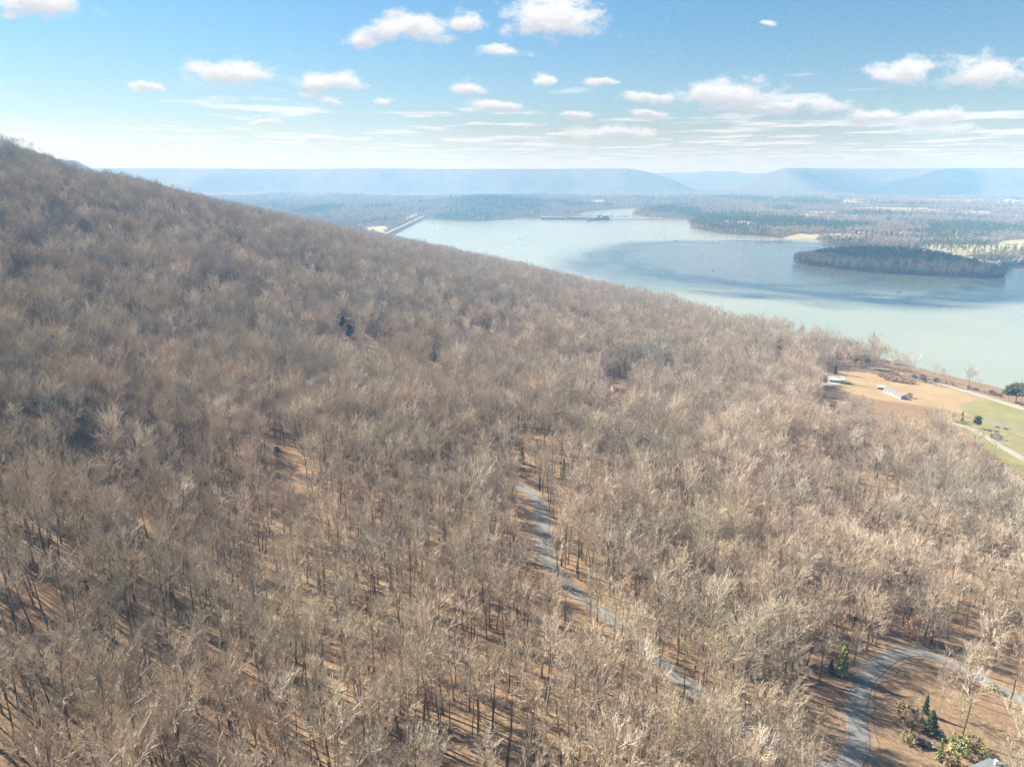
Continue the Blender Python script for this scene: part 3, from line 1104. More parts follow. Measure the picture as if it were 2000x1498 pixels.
sk_px = np.arange(-130, 260, 10)
sk_py = []
for p_ in sk_px:
    d_ = view_dir(p_, 330)
    tt_ = np.linspace(350, 2400, 700)
    e_ = height(d_[0] * tt_, d_[1] * tt_) 
    sk_py.append(project(d_[0] * tt_, d_[1] * tt_, e_)[1].min())
tpx_, tpy_, _ = project(x, y, z + 17)
on_sky = (tpx_ < 205) & (tpy_ < np.interp(tpx_, sk_px, sk_py) - 1.5)
k = ~((near_crest | on_sky) & (rng.random(len(x)) < np.where(on_sky, 0.93, 0.6)))
x, y, s, wv, z = x[k], y[k], s[k], wv[k], z[k]
sc = rng.uniform(0.72, 1.22, len(x)) * np.where(s > 884, 1.15, 1.0) * (1 + 0.22 * fbm(x / 60, y / 60, 83, 2))
px, py, dep = project(x, y, z + 8)
infr = (px > 10) & (px < 1990) & (py < 1480) & (py > 0)
order = np.argsort(np.where(infr, dep, 1e9))
ind = order[:285]
rest = np.ones(len(x), bool)
rest[ind] = False
nearw = rest & (dep < 820)
midw = rest & (dep >= 820)
ppx, ppy, _ = project(x, y, z)
slim_share = (0.85 - 0.3 * sstep(900, 1600, ppx)) * sstep(760, 980, ppy)
slim = rng.random(len(x)) < slim_share
a = nearw & slim
wood('slender_bare_forest', 'slender', x[a], y[a], z[a], sc[a])
a = nearw & ~slim
wood('bare_forest', 'wood', x[a], y[a], z[a], sc[a])
wood('bare_forest', 'midwood', x[midw], y[midw], z[midw], sc[midw])

# the three hundred nearest as things
NEAR_TREES = [(float(x[i]), float(y[i]), float(z[i]), float(sc[i])) for i in ind]
in_bend = sdf(HAIRPIN, x[ind], y[ind]) > 0
protos = {}


def place_tree(parts, name, label, cat, loc, rz, scale, group=None):
    """parts: [(part name, mesh)] shared between copies"""
    root = thing(name, label, cat, loc, rz, group)
    root.scale = (scale,) * 3
    for nm, me in parts:
        obj_of(nm, me, root)
    return root


for j, (tx, ty, tz, ts) in enumerate(NEAR_TREES):
    H, tm, cm_ = SLENDER[int(rng.integers(0, 8))] if slim[ind[j]] else VARIANTS[int(rng.integers(0, 12))]
    tpx, tpy, _ = project(np.array(tx), np.array(ty), np.array(tz))
    if in_bend[j]:
        lab, grp = 'leafless tree standing on the open leafy bank inside the hairpin bend of the road', 'bare trees inside the hairpin bend'
    elif dist_line(ROAD_S, np.array([tx]), np.array([ty]))[0] < 13:
        lab, grp = 'leafless tree standing close beside the winding grey road', 'bare trees lining the winding road'
    elif tpx < 620:
        lab, grp = 'leafless tree with a trunk coloured dark as if backlit in the lower left woods where long shadows stripe the leaf litter', 'bare trees in the lower left woods'
    elif tpx < 1500:
        lab, grp = 'leafless grey-brown tree in the woods between the striped lower left and the winding road', 'bare trees below the winding road'
    else:
        lab, grp = 'leafless grey-brown tree in the lower right woods round the hairpin bend', 'bare trees round the hairpin bend'
    place_tree([('trunk', tm), ('crown', cm_)], 'bare_tree', lab, 'tree', (tx, ty, tz - 0.1), float(rng.random() * 6.28), ts, grp)

for j, (cx_, cy_) in enumerate(CREST):
    H, tm, cm_ = VARIANTS[(0, 1, 5, 8, 3, 6)[j % 6]]
    place_tree([('trunk', tm), ('crown', cm_)], 'bare_tree', 'tall leafless tree standing out against the sky on the crest at the upper left', 'tree', (cx_, cy_, h1(cx_, cy_) - 0.1), j * 1.7, random.uniform(0.85, 1.15), 'bare trees on the crest skyline')

# saplings and brush under the trees
x, y = jitter_grid(-500, 500, 30, 620, 9.5)
z = height(x, y)
k = in_view(x, y, z) & ~cleared(x, y)
x, y, z = x[k], y[k], z[k]
k = ~blocks(x, y, z, 8)
x, y, z = x[k], y[k], z[k]
wood('saplings', 'sapling', x, y, z, rng.uniform(0.55, 1.1, len(x)))

# mountain farther along, the far bank and the plain
x, y = jitter_grid(-3600, 0, 2300, 6200, 17)
s, wv = near_s(x, y)
k = (s > -40) & (s < 1100) & (np.abs(x) < 0.8 * y)
x, y = x[k], y[k]
z = height(x, y)
k = z > 1.5
x, y, z = x[k], y[k], z[k]
wood('distant_mountain_woods', 'farwood', x, y, z, rng.uniform(0.9, 1.4, len(x)))


def far_points(y0, y1, step):
    x, y = jitter_grid(-0.78 * y1, 0.78 * y1, y0, y1, step)
    s, wv = near_s(x, y)
    k = (np.abs(x) < 0.78 * y) & (s < -2)
    x, y = x[k], y[k]
    k = (sdf(LAKE, x, y) < -3) & (sdf(TAIL, x, y) < -6)
    for q in PALE:
        k &= sdf(q, x, y) < 0
    x, y = x[k], y[k]
    z = height(x, y)
    return x, y, z


far_x, far_y, far_z = [np.concatenate(a) for a in zip(far_points(1300, 3300, 12.5), far_points(3300, 4800, 18), far_points(4800, 6300, 27))]
k = far_z > 0.8
far_x, far_y, far_z = far_x[k], far_y[k], far_z[k]
pm = pine_mask(far_x, far_y)
is_p = rng.random(len(far_x)) < np.clip(pm * 0.95 + 0.02, 0, 1)
big_sc = np.interp(np.hypot(far_x, far_y), [1500, 3300, 6300], [0.9, 1.1, 1.6])
thin = fbm(far_x / 210, far_y / 120, 91, 3) < np.where(far_x / far_y > 0.3, 0.12, 0.42)
a = is_p
wood('distant_pine_woods', 'farpine', far_x[a], far_y[a], far_z[a], big_sc[a] * rng.uniform(0.7, 1.05, a.sum()))
a = ~is_p & thin
wood('distant_bare_woods', 'farwood', far_x[a], far_y[a], far_z[a], big_sc[a] * rng.uniform(0.6, 1.05, a.sum()))

# the wooded island
x, y = jitter_grid(500, 1400, 1300, 2000, 6.0)
k = sdf(ISLE, x, y) > 3
x, y = x[k], y[k]
z = height(x, y)
px, py, dep = project(x, y, z)
front = py - np.interp(px, [1545, 1640, 1720, 1850, 1965], [512, 528, 535, 542, 545])     # metres-ish behind the near shore
fr = front > -15 - 6 * vnoise(x / 60, y / 60, 95)
pin = ~fr & (rng.random(len(x)) < 0.93) | fr & (rng.random(len(x)) < 0.12)
wood('island_pine_wood', 'farpine', x[pin], y[pin], z[pin], rng.uniform(0.9, 1.15, pin.sum()))
wood('island_bare_wood', 'midwood', x[~pin], y[~pin], z[~pin], rng.uniform(0.85, 1.1, (~pin).sum()))

# ------------------------------------------------------------------ evergreens and shrubs, one by one
EVER = {}
for nm, kind, H in (('pine_a', 'pine', 19), ('pine_b', 'pine', 16), ('cedar_a', 'cedar', 9), ('cedar_b', 'cedar', 12)):
    T, C = pine(H, kind)
    for key, mt in (('dark', M_NEEDLE if kind == 'pine' else M_CEDAR), ('pale', M_YNEEDLE)):
        EVER[nm, key] = (H, T.mesh('trunk', M_BARK), C.mesh('crown', mt))
for nm, H, W, key, mt in (('bush', 3.2, 4.2, 'dark', M_CEDAR), ('bush', 3.2, 4.2, 'pale', M_YNEEDLE), ('bush', 3.0, 4.0, 'brush', M_BRUSH)):
    T, C = shrub(H, W, mt)
    EVER[nm, key] = (H, T.mesh('stem', M_BARK), C.mesh('foliage', mt))


def plant(px, py, key, h, name, label, cat, group=None, wide=1.0):
    gx, gy = ground_at(px, py)
    H, tm, cm_ = EVER[key]
    nms = ('stem', 'foliage') if key[0] == 'bush' else ('trunk', 'crown')
    r = place_tree([(nms[0], tm), (nms[1], cm_)], name, label, cat, (gx, gy, h1(gx, gy) - 0.1), random.uniform(0, 6.28), h / H, group)
    r.scale = (h / H * wide, h / H * wide, h / H)
    return r


plant(1643, 1322, ('cedar_b', 'pale'), 11, 'evergreen_tree', 'tall yellow-green evergreen on the outer side of the hairpin bend', 'tree', wide=0.9)
plant(1621, 1318, ('cedar_a', 'dark'), 5, 'evergreen_tree', 'short dark evergreen at the foot of the yellow-green evergreen by the hairpin', 'tree')
plant(1815, 1432, ('cedar_a', 'dark'), 7, 'evergreen_tree', 'broad dark evergreen just behind the black car near the bottom edge', 'tree', wide=1.5)
plant(1806, 1395, ('cedar_a', 'dark'), 6, 'evergreen_tree', 'dark green evergreen standing against the pale trunks inside the hairpin', 'tree', wide=0.8)
plant(1833, 1485, ('cedar_a', 'pale'), 6.5, 'evergreen_tree', 'slim bright green evergreen to the right of the black car by the bottom edge', 'tree', wide=0.8)
plant(1772, 1410, ('bush', 'brush'), 5, 'shrub', 'tall rust-brown shrub above the black car inside the hairpin', 'shrub')
plant(1772, 1448, ('bush', 'brush'), 3.2, 'shrub', 'reddish brown shrub at the left side of the black car near the bottom edge', 'shrub')
plant(1870, 1470, ('bush', 'pale'), 4.2, 'shrub', 'olive green shrub between the slim evergreen and the grey roof', 'shrub')
plant(1895, 1460, ('bush', 'brush'), 3.6, 'shrub', 'brown twiggy shrub behind the grey roof in the corner', 'shrub')
plant(1853, 1492, ('bush', 'brush'), 3.4, 'shrub', 'brown shrub left of the grey roof at the bottom edge', 'shrub')
plant(1918, 1478, ('bush', 'pale'), 2.6, 'shrub', 'low olive shrub touching the back edge of the grey roof', 'shrub')
plant(1940, 1352, ('bush', 'pale'), 2.4, 'shrub', 'small round green shrub at the edge of the road right of the hairpin', 'shrub')
plant(669, 652, ('pine_a', 'dark'), 17, 'pine_tree', 'taller of two dark green pines rising out of the bare woods at mid left', 'tree')
plant(684, 668, ('pine_b', 'dark'), 14.5, 'pine_tree', 'shorter of two dark green pines rising out of the bare woods at mid left', 'tree')
plant(848, 706, ('cedar_b', 'pale'), 14, 'evergreen_tree', 'bright yellow-green evergreen alone in the middle of the bare woods', 'tree', wide=0.8)
plant(1019, 905, ('cedar_b', 'pale'), 9, 'evergreen_tree', 'pale green evergreen just above the top of the road bend', 'tree', wide=1.1)
plant(1100, 936, ('cedar_b', 'pale'), 10, 'evergreen_tree', 'pale green evergreen to the right of the top of the road bend', 'tree', wide=1.1)
plant(1406, 772, ('pine_b', 'dark'), 14, 'pine_tree', 'olive dark pine among bare trees uphill of the brown field', 'tree', wide=1.2)
plant(1497, 678, ('pine_b', 'pale'), 15, 'pine_tree', 'olive pine on the far edge of the woods, leftmost of those against the lake', 'tree')
plant(1519, 690, ('pine_b', 'dark'), 16, 'pine_tree', 'dark pine with a yellowish neighbour on the edge of the woods against the lake', 'tree', wide=1.2)
plant(1540, 700, ('cedar_b', 'dark'), 12, 'pine_tree', 'narrow dark evergreen between the pines above the white house', 'tree', wide=0.7)
plant(1560, 708, ('pine_b', 'dark'), 13, 'pine_tree', 'round olive pine in bare trees left of the white house', 'tree', wide=1.3)
plant(1668, 714, ('pine_b', 'pale'), 13, 'pine_tree', 'thin olive pine in the bare trees at the far end of the brown field', 'tree', wide=1.1)
plant(1694, 720, ('pine_a', 'dark'), 16, 'pine_tree', 'lone dark pine on the shore standing clear against the pale water', 'tree', wide=0.85)
plant(1609, 748, ('cedar_a', 'dark'), 8, 'evergreen_tree', 'dark bushy evergreen right in front of the white house', 'tree', wide=1.5)
plant(1631, 731, ('cedar_b', 'dark'), 10, 'evergreen_tree', 'dark upright evergreen behind the white house', 'tree', wide=1.1)
plant(1776, 777, ('bush', 'dark'), 4.5, 'shrub', 'round dark green bush at the end of the long grey barn', 'shrub', wide=0.9)
plant(1865, 824, ('bush', 'pale'), 6, 'shrub', 'broad yellow-green bush beside the lane below the green field', 'shrub', wide=1.1)
plant(1878, 822, ('cedar_a', 'dark'), 8, 'evergreen_tree', 'grey-green cedar between the yellow-green bush and the round pine', 'tree', wide=1.0)
plant(1906, 836, ('pine_b', 'dark'), 10, 'pine_tree', 'round-headed dark pine beside the pale gravel lane', 'tree', wide=1.5)
plant(1996, 958, ('cedar_b', 'dark'), 9, 'evergreen_tree', 'dark bushy evergreen cut by the right edge below the lane', 'tree', wide=1.4)
plant(1945, 858, ('bush', 'dark'), 4.2, 'shrub', 'dark green spreading bush above the pale lane near the right edge', 'shrub', wide=1.6)
plant(1968, 785, ('pine_a', 'dark'), 15, 'pine_tree', 'leftmost of the tall pines on the shore at the right edge, yellowish side', 'tree', wide=1.8)
plant(1984, 786, ('pine_a', 'dark'), 19, 'pine_tree', 'tallest pine in the clump on the shore at the right edge', 'tree', wide=1.8)
plant(2003, 792, ('pine_a', 'dark'), 18, 'pine_tree', 'pine cut by the right edge in the clump on the shore', 'tree', wide=1.8)
for (px, py, h, key) in [(1802, 741, 5, 'brush'), (1806, 746, 3, 'dark'), (1829, 747, 4.5, 'dark'), (1848, 750, 2, 'dark'), (1860, 753, 3, 'brush'), (1892, 759, 3, 'dark'),
                         (1902, 762, 2.5, 'brush'), (1908, 763, 2.5, 'dark'), (1922, 768, 2, 'brush'), (1936, 770, 4, 'dark'), (1942, 772, 3.6, 'brush'), (1952, 775, 3.2, 'brush'), (1785, 738, 3.5, 'brush'), (1740, 728, 3.2, 'brush'), (1752, 733, 3.0, 'brush')]:
    plant(px, py, ('bush', key), h, 'shrub', 'small shrub on the strip between the railway and the lake', 'shrub', 'shrubs along the lake side of the railway')
for (px, py, h) in [(1732, 742, 5), (1745, 745, 5.5), (1758, 747, 5), (1770, 749, 4.5), (1782, 750, 4), (1720, 736, 5)]:
    plant(px, py, ('bush', 'brush'), h, 'shrub', 'grey-brown thicket bush between the brown field and the railway', 'shrub', 'thicket along the far edge of the brown field')
for k_, (px, py) in enumerate([(1672, 458), (1681, 459), (1692, 460), (1703, 461), (1711, 462), (1722, 462), (1731, 463), (1740, 464), (1752, 465), (1762, 465)]):
    gx, gy = flat(px, py, 5)
    H, tm, cm_ = EVER['cedar_b', 'dark']
    r = place_tree([('trunk', tm), ('crown', cm_)], 'conifer', 'dark conifer in the short row standing on the pale plain beyond the island', 'tree', (gx, gy, h1(gx, gy)), k_ * 1.3, random.uniform(1.35, 1.75), 'row of dark conifers on the plain')
    r.scale.x *= 1.3
    r.scale.y *= 1.3

LOGS = []
for i in range(3):
    T = Build()
    L_ = (9, 12, 7)[i]
    pp, _ = path(np.array((0, 0, 0.12)), np.array((1.0, 0, 0)), L_, 5, 0.03, 0.0)
    T.tube(pp, [0.24, 0.21, 0.18, 0.15, 0.11, 0.05], 6)
    K = Build()
    for q in range(7):
        b0 = pp[2 + q % 4]
        d_ = turn(np.array((1.0, 0, 0)), R(random.uniform(25, 60)), random.uniform(0, 3.14))
        d_[2] = abs(d_[2])
        p2, _ = path(b0, d_, random.uniform(1.0, 2.6), 2, 0.1, 0.0)
        K.tube(p2, [0.06, 0.045, 0.015], 3)
    LOGS.append((T.mesh('stem', M_PALE), K.mesh('branch_stubs', M_PALE)))
lx, ly = jitter_grid(-130, 170, 60, 330, 30)
lz = height(lx, ly)
lp = project(lx, ly, lz)
k = (lp[0] > 20) & (lp[0] < 1980) & (lp[1] < 1480) & ~cleared(lx, ly)
for j, (a_, b_, c_) in enumerate(zip(lx[k][:40], ly[k][:40], lz[k][:40])):
    st_, br_ = LOGS[j % 3]
    e = 1.5
    az_ = random.uniform(0, 6.28)
    rise = (h1(a_ + 8 * math.cos(az_), b_ + 8 * math.sin(az_)) - c_) / 8
    r = place_tree([('stem', st_), ('branch_stubs', br_)], 'fallen_log', 'pale fallen tree trunk lying on the leaf litter between the standing trees', 'log', (a_, b_, c_ + 0.02), az_, 1.0, 'fallen trunks on the forest floor')
    r.rotation_euler = (0, -math.atan(rise), az_)

# ------------------------------------------------------------------ things people built
M_WHITE = plain('white_siding', (0.44, 0.44, 0.43), 0.7)
M_CREAM = plain('cream_siding', (0.40, 0.36, 0.30), 0.7)
M_GREYROOF = plain('weathered_metal_roof', (0.115, 0.135, 0.145), 0.5, 0.1, 0.18, 0.7)
M_PALEROOF = plain('pale_metal_roof', (0.16, 0.165, 0.165), 0.55, 0.1, 0.15, 0.6)
M_REDROOF = plain('red_brown_shingle', (0.26, 0.17, 0.125), 0.8)
M_TEALROOF = plain('grey_green_shingle', (0.13, 0.18, 0.19), 0.8)
M_BROWN = plain('brown_boards', (0.20, 0.13, 0.09), 0.8)
M_GLASS = plain('window_glass', (0.03, 0.04, 0.05), 0.08, spec=0.9)
M_CONC = plain('pale_concrete', (0.36, 0.35, 0.33), 0.85, var=0.15, scale=0.3)
M_DARKCONC = plain('stained_concrete', (0.16, 0.165, 0.17), 0.85, var=0.25, scale=0.2)
M_RIPRAP = plain('riprap', (0.15, 0.15, 0.15), 0.9, var=0.35, scale=0.3)
M_CARBLACK = plain('black_car_paint', (0.012, 0.014, 0.016), 0.18, 0.0, spec=0.7)
M_CARRED = plain('red_car_paint', (0.35, 0.05, 0.04), 0.2, spec=0.7)
M_CARBLUE = plain('pale_blue_car_paint', (0.32, 0.37, 0.45), 0.2, 0.3, spec=0.7)
M_TYRE = plain('rubber', (0.02, 0.02, 0.02), 0.9)
M_RIM = plain('alloy', (0.5, 0.5, 0.52), 0.3, 0.8)
M_LAMP = plain('lamp_glass', (0.7, 0.7, 0.7), 0.15, spec=0.8)
M_TAIL = plain('tail_lamp_glass', (0.3, 0.02, 0.02), 0.2)
M_POLE = plain('weathered_pole', (0.40, 0.36, 0.30), 0.9)


def boxes(name, bs, mat, parent=None, bevel=0.0):
    """bs: (cx, cy, cz, sx, sy, sz[, rz])"""
    bm = bmesh.new()
    for b_ in bs:
        mt = Matrix.Translation(b_[:3]) @ (Matrix.Rotation(b_[6], 4, 'Z') if len(b_) > 6 else Matrix.Identity(4)) @ Matrix.Diagonal((b_[3], b_[4], b_[5], 1))
        bmesh.ops.create_cube(bm, size=1, matrix=mt)
    if bevel:
        bmesh.ops.bevel(bm, geom=bm.edges[:], offset=bevel, segments=1, affect='EDGES')
    me = bpy.data.meshes.new(name)
    bm.to_mesh(me)
    bm.free()
    me.materials.append(mat)
    return obj_of(name, me, parent)


def cyl(name, p, q, r, mat, parent=None, n=14, r2=None):
    p, q = Vector(p), Vector(q)
    d = q - p
    bm = bmesh.new()
    bmesh.ops.create_cone(bm, cap_ends=True, segments=n, radius1=r, radius2=r if r2 is None else r2, depth=d.length,
                          matrix=Matrix.Translation((p + q) / 2) @ d.to_track_quat('Z', 'Y').to_matrix().to_4x4())
    me = bpy.data.meshes.new(name)
    bm.to_mesh(me)
    bm.free()
    me.materials.append(mat)
    return obj_of(name, me, parent)


def gable(name, label, cat, loc, rz, L, W, hw, hr, wall, roofm, openings=True, chimney=False, group=None, seams=0):
    t_ = thing(name, label, cat, loc, rz, group)
    a, c = L / 2, W / 2
    V = [(-a, -c, -1.5), (a, -c, -1.5), (a, c, -1.5), (-a, c, -1.5), (-a, -c, hw), (a, -c, hw), (a, c, hw), (-a, c, hw), (-a, 0, hw + hr - .05), (a, 0, hw + hr - .05)]
    link_mesh('wall', V, [(0, 1, 5, 4), (2, 3, 7, 6), (1, 2, 6, 9, 5), (3, 0, 4, 8, 7)], wall, t_)
    o = 0.45
    k = hr / c
    th = 0.16
    roof = None
    for sgn in (1, -1):
        e = sgn * (c + o)
        V = [(-a - o, 0, hw + hr + th), (a + o, 0, hw + hr + th), (a + o, e, hw - o * k + th), (-a - o, e, hw - o * k + th), (-a - o, 0, hw + hr), (a + o, 0, hw + hr), (a + o, e, hw - o * k), (-a - o, e, hw - o * k)]
        roof = link_mesh('roof', V, [(0, 1, 2, 3), (7, 6, 5, 4), (0, 3, 7, 4), (1, 5, 6, 2), (3, 2, 6, 7)], roofm, t_)
        for q in range(seams):
            xs = -a + L * (q + 0.5) / seams
            link_mesh('seam', [(xs - .03, 0.02 * sgn, hw + hr + th), (xs + .03, 0.02 * sgn, hw + hr + th), (xs + .03, e, hw - o * k + th), (xs - .03, e, hw - o * k + th),
                               (xs - .03, 0.02 * sgn, hw + hr + th + .06), (xs + .03, 0.02 * sgn, hw + hr + th + .06), (xs + .03, e, hw - o * k + th + .06), (xs - .03, e, hw - o * k + th + .06)],
                      [(4, 5, 6, 7), (0, 4, 7, 3), (1, 2, 6, 5), (3, 7, 6, 2)], roofm, roof)
    if openings:
        n = max(2, int(L / 4))
        for sgn in (1, -1):
            for i in range(n):
                xx = -a + L * (i + 0.5) / n
                if sgn < 0 and i == n // 2:
                    d_ = boxes('door', [(xx, -c - 0.03, 1.05, 1.0, 0.08, 2.1)], M_BROWN, t_)
                    boxes('handle', [(xx + 0.38, -c - 0.09, 1.0, 0.06, 0.05, 0.14)], M_RIM, d_)
                else:
                    w_ = boxes('window', [(xx, sgn * (c + 0.02), 1.6, 1.3, 0.06, 1.2)], M_GLASS, t_)
                    boxes('frame', [(xx, sgn * (c + 0.03), 2.25, 1.5, 0.1, 0.1), (xx, sgn * (c + 0.03), 0.95, 1.5, 0.1, 0.1), (xx - .7, sgn * (c + .03), 1.6, .1, .1, 1.2), (xx + .7, sgn * (c + .03), 1.6, .1, .1, 1.2)], M_WHITE, w_)
        for sgn in (1, -1):
            boxes('window', [(sgn * (a + 0.02), 0, 1.6, 0.06, 1.2, 1.2)], M_GLASS, t_)
    if chimney:
        ch = boxes('chimney', [(a * 0.55, c * 0.3, hw + hr + 0.2, 0.55, 0.55, 1.6)], M_CONC, t_)
        boxes('chimney_cap', [(a * 0.55, c * 0.3, hw + hr + 1.04, 0.75, 0.75, 0.1)], M_WHITE, ch)
    return t_


def on_ground(px, py):
    gx, gy = ground_at(px, py)
    return gx, gy, h1(gx, gy)


def prism(name, prof, y0, y1, mat, parent, inset=None):
    """extrude an x-z outline between two y values, optionally narrower at points given by inset"""
    n = len(prof)
    ins = inset or [0] * n
    V = [(x_, y0 + i_, z_) for (x_, z_), i_ in zip(prof, ins)] + [(x_, y1 - i_, z_) for (x_, z_), i_ in zip(prof, ins)]
    F = [tuple(range(n)), tuple(range(2 * n - 1, n - 1, -1))] + [(i, i + n, (i + 1) % n + n, (i + 1) % n) for i in range(n)]
    return link_mesh(name, V, F, mat, parent)


def car(label, loc, rz, paint, tall=True, group=None):
    t_ = thing('parked_car', label, 'car', loc, rz, group)
    h = 1.0 if tall else 0.86
    prof = [(-2.3, .42), (-2.33, .8), (-2.25, 1.05 * h), (-1.0, 1.08 * h), (1.1, 1.06 * h), (2.1, .98 * h), (2.32, .78), (2.3, .42), (1.85, .34), (1.0, .34), (-1.0, .34), (-1.9, .34)]
    body = prism('body', prof, -.92, .92, paint, t_, [0.06, .02, .06, .04, .04, .1, .1, .06, 0, 0, 0, 0])
    cab = [(-2.1, 1.04 * h), (-1.85, 1.62 * h), (-1.3, 1.74 * h), (0.25, 1.74 * h), (0.55, 1.66 * h), (1.15, 1.04 * h)]
    prism('roof', cab, -.86, .86, paint, t_, [.02, .16, .22, .22, .18, .02])
    for sgn in (1, -1):
        for (xa, xb) in ((-1.85, -1.0), (-0.92, -0.1), (-0.02, 0.72)):
            top = 1.6 * h
            xt_a, xt_b = (xa + 0.12, xb) if xa < -1.5 else (xa, xb)
            if xb > 0.5:
                xt_b = 0.4
            y0_, y1_ = sgn * .875, sgn * .735
            link_mesh('side_window', [(xa, y0_, 1.1 * h), (xb, y0_, 1.1 * h), (xt_b, y1_, top), (xt_a, y1_, top)], [(0, 1, 2, 3) if sgn < 0 else (3, 2, 1, 0)], M_GLASS, t_)
        boxes('mirror', [(0.75, sgn * 1.0, 1.15 * h, .16, .2, .14)], paint, t_, .03)
        for xw in (-1.42, 1.42):
            w_ = cyl('wheel', (xw, sgn * .72, .35), (xw, sgn * .95, .35), .35, M_TYRE, t_)
            cyl('rim', (xw, sgn * .94, .35), (xw, sgn * .965, .35), .22, M_RIM, w_)
        boxes('headlight', [(2.26, sgn * .68, .82, .14, .36, .16)], M_LAMP, t_)
        boxes('tail_light', [(-2.27, sgn * .76, .9, .12, .2, .3)], M_TAIL, t_)
    link_mesh('windscreen', [(1.13, -.78, 1.09 * h), (1.13, .78, 1.09 * h), (.6, .66, 1.63 * h), (.6, -.66, 1.63 * h)], [(0, 1, 2, 3)], M_GLASS, t_)
    link_mesh('rear_window', [(-2.1, .74, 1.14 * h), (-2.1, -.74, 1.14 * h), (-1.9, -.64, 1.58 * h), (-1.9, .64, 1.58 * h)], [(0, 1, 2, 3)], M_GLASS, t_)
    return t_


def heading(p0, p1):
    a_, b_ = ground_at(*p0), ground_at(*p1)
    return math.atan2(b_[1] - a_[1], b_[0] - a_[0])


car('black car parked at the top of the orange dirt drive in the woods', on_ground(541, 880), heading((552, 892), (533, 868)), M_CARBLACK)
car('black car under the bare branches near the bottom right corner', on_ground(1800, 1456), heading((1785, 1448), (1815, 1458)), M_CARBLACK, False)
car('pale blue car parked at the edge of the green field near the right edge', on_ground(1945, 834), heading((1945, 836), (1950, 826)), M_CARBLUE)
car('red car parked to the right of the pale blue car by the green field', on_ground(1962, 838), heading((1955, 838), (1965, 834)), M_CARRED, False)

gx, gy = ground_at(1932, 1534)
gable('house', 'house with a grey metal roof cut off by the bottom right corner', 'house', (gx, gy, h1(gx, gy) - 0.4), R(22), 8.5, 7.0, 2.9, 1.7, M_CREAM, M_GREYROOF, chimney=True, seams=9)
g = on_ground(1632, 746)
gable('house', 'white farmhouse with a pale roof at the top of the brown field', 'house', g, R(-12), 14, 9, 3.2, 2.2, M_WHITE, M_WHITE, chimney=True)
g = on_ground(1748, 773)
gable('barn', 'long low grey barn with a pale metal roof beside the brown field', 'barn', g, heading((1725, 763), (1769, 781)), 23, 6.5, 2.8, 1.7, M_WHITE, M_PALEROOF, seams=13)
g = on_ground(1720, 760)
gable('shed', 'small white-roofed shed with brown walls at the upper end of the long barn', 'shed', g, R(-20), 6, 4.5, 2.3, 1.2, M_BROWN, M_WHITE, openings=False)
g = on_ground(1208, 764)
gable('house', 'cream house with a red-brown roof half hidden in the bare woods', 'house', g, R(8), 10, 7, 3.2, 2.2, M_CREAM, M_REDROOF)
apron = [ground_at(*p) for p in [(1608, 750), (1622, 744), (1650, 744), (1648, 749), (1622, 754)]]
ap = link_mesh('pavement', [(x_, y_, h1(x_, y_) + .18) for x_, y_ in apron] + [(x_, y_, h1(x_, y_) - .6) for x_, y_ in apron],
               [(0, 1, 2, 3, 4), (0, 5, 6, 1), (1, 6, 7, 2), (2, 7, 8, 3), (3, 8, 9, 4), (4, 9, 5, 0)], M_CONC)
ap['kind'] = 'structure'

# utility poles by the field
for px, py, h, lab in ((1770, 749, 9, 'pale utility pole at the far edge of the brown field, in front of the thicket'), (1918, 786, 8, 'thin utility pole in the grass between the railway and the green field')):
    gx, gy, gz = on_ground(px, py)
    t_ = thing('utility_pole', lab, 'utility pole', (gx, gy, gz), R(25))
    cyl('pole', (0, 0, -.5), (0, 0, h), .17, M_POLE, t_, 10, .12)
    boxes('crossarm', [(0, 0, h - .6, 2.4, .12, .14)], M_POLE, t_)
    for q in (-1, 0, 1):
        cyl('insulator', (q, 0, h - .53), (q, 0, h - .33), .06, M_LAMP, t_, 8)

# railway rails on their bed
tg = np.gradient(TRACK_D, axis=0)
tg /= np.linalg.norm(tg, axis=1)[:, None]
for sgn in (1, -1):
    V, F = [], []
    for p, q in zip(TRACK_D, tg):
        n_ = np.array((-q[1], q[0])) * sgn * 0.72
        for dx_, dz_ in ((-.05, .54), (.05, .54), (.05, .70), (-.05, .70)):
            nn = np.array((-q[1], q[0])) * dx_
            V.append((p[0] + n_[0] + nn[0], p[1] + n_[1] + nn[1], h1(*p) + dz_))
    for i in range(len(TRACK_D) - 1):
        for j in range(4):
            F.append((i * 4 + j, i * 4 + (j + 1) % 4, i * 4 + 4 + (j + 1) % 4, i * 4 + 4 + j))
    r = link_mesh('rail', V, F, M_DARKCONC)
    tag(r, 'steel rail of the railway on the lake shore, the %s one' % ('inland' if sgn > 0 else 'lakeside'), 'rail', 'rails of the lakeside railway')

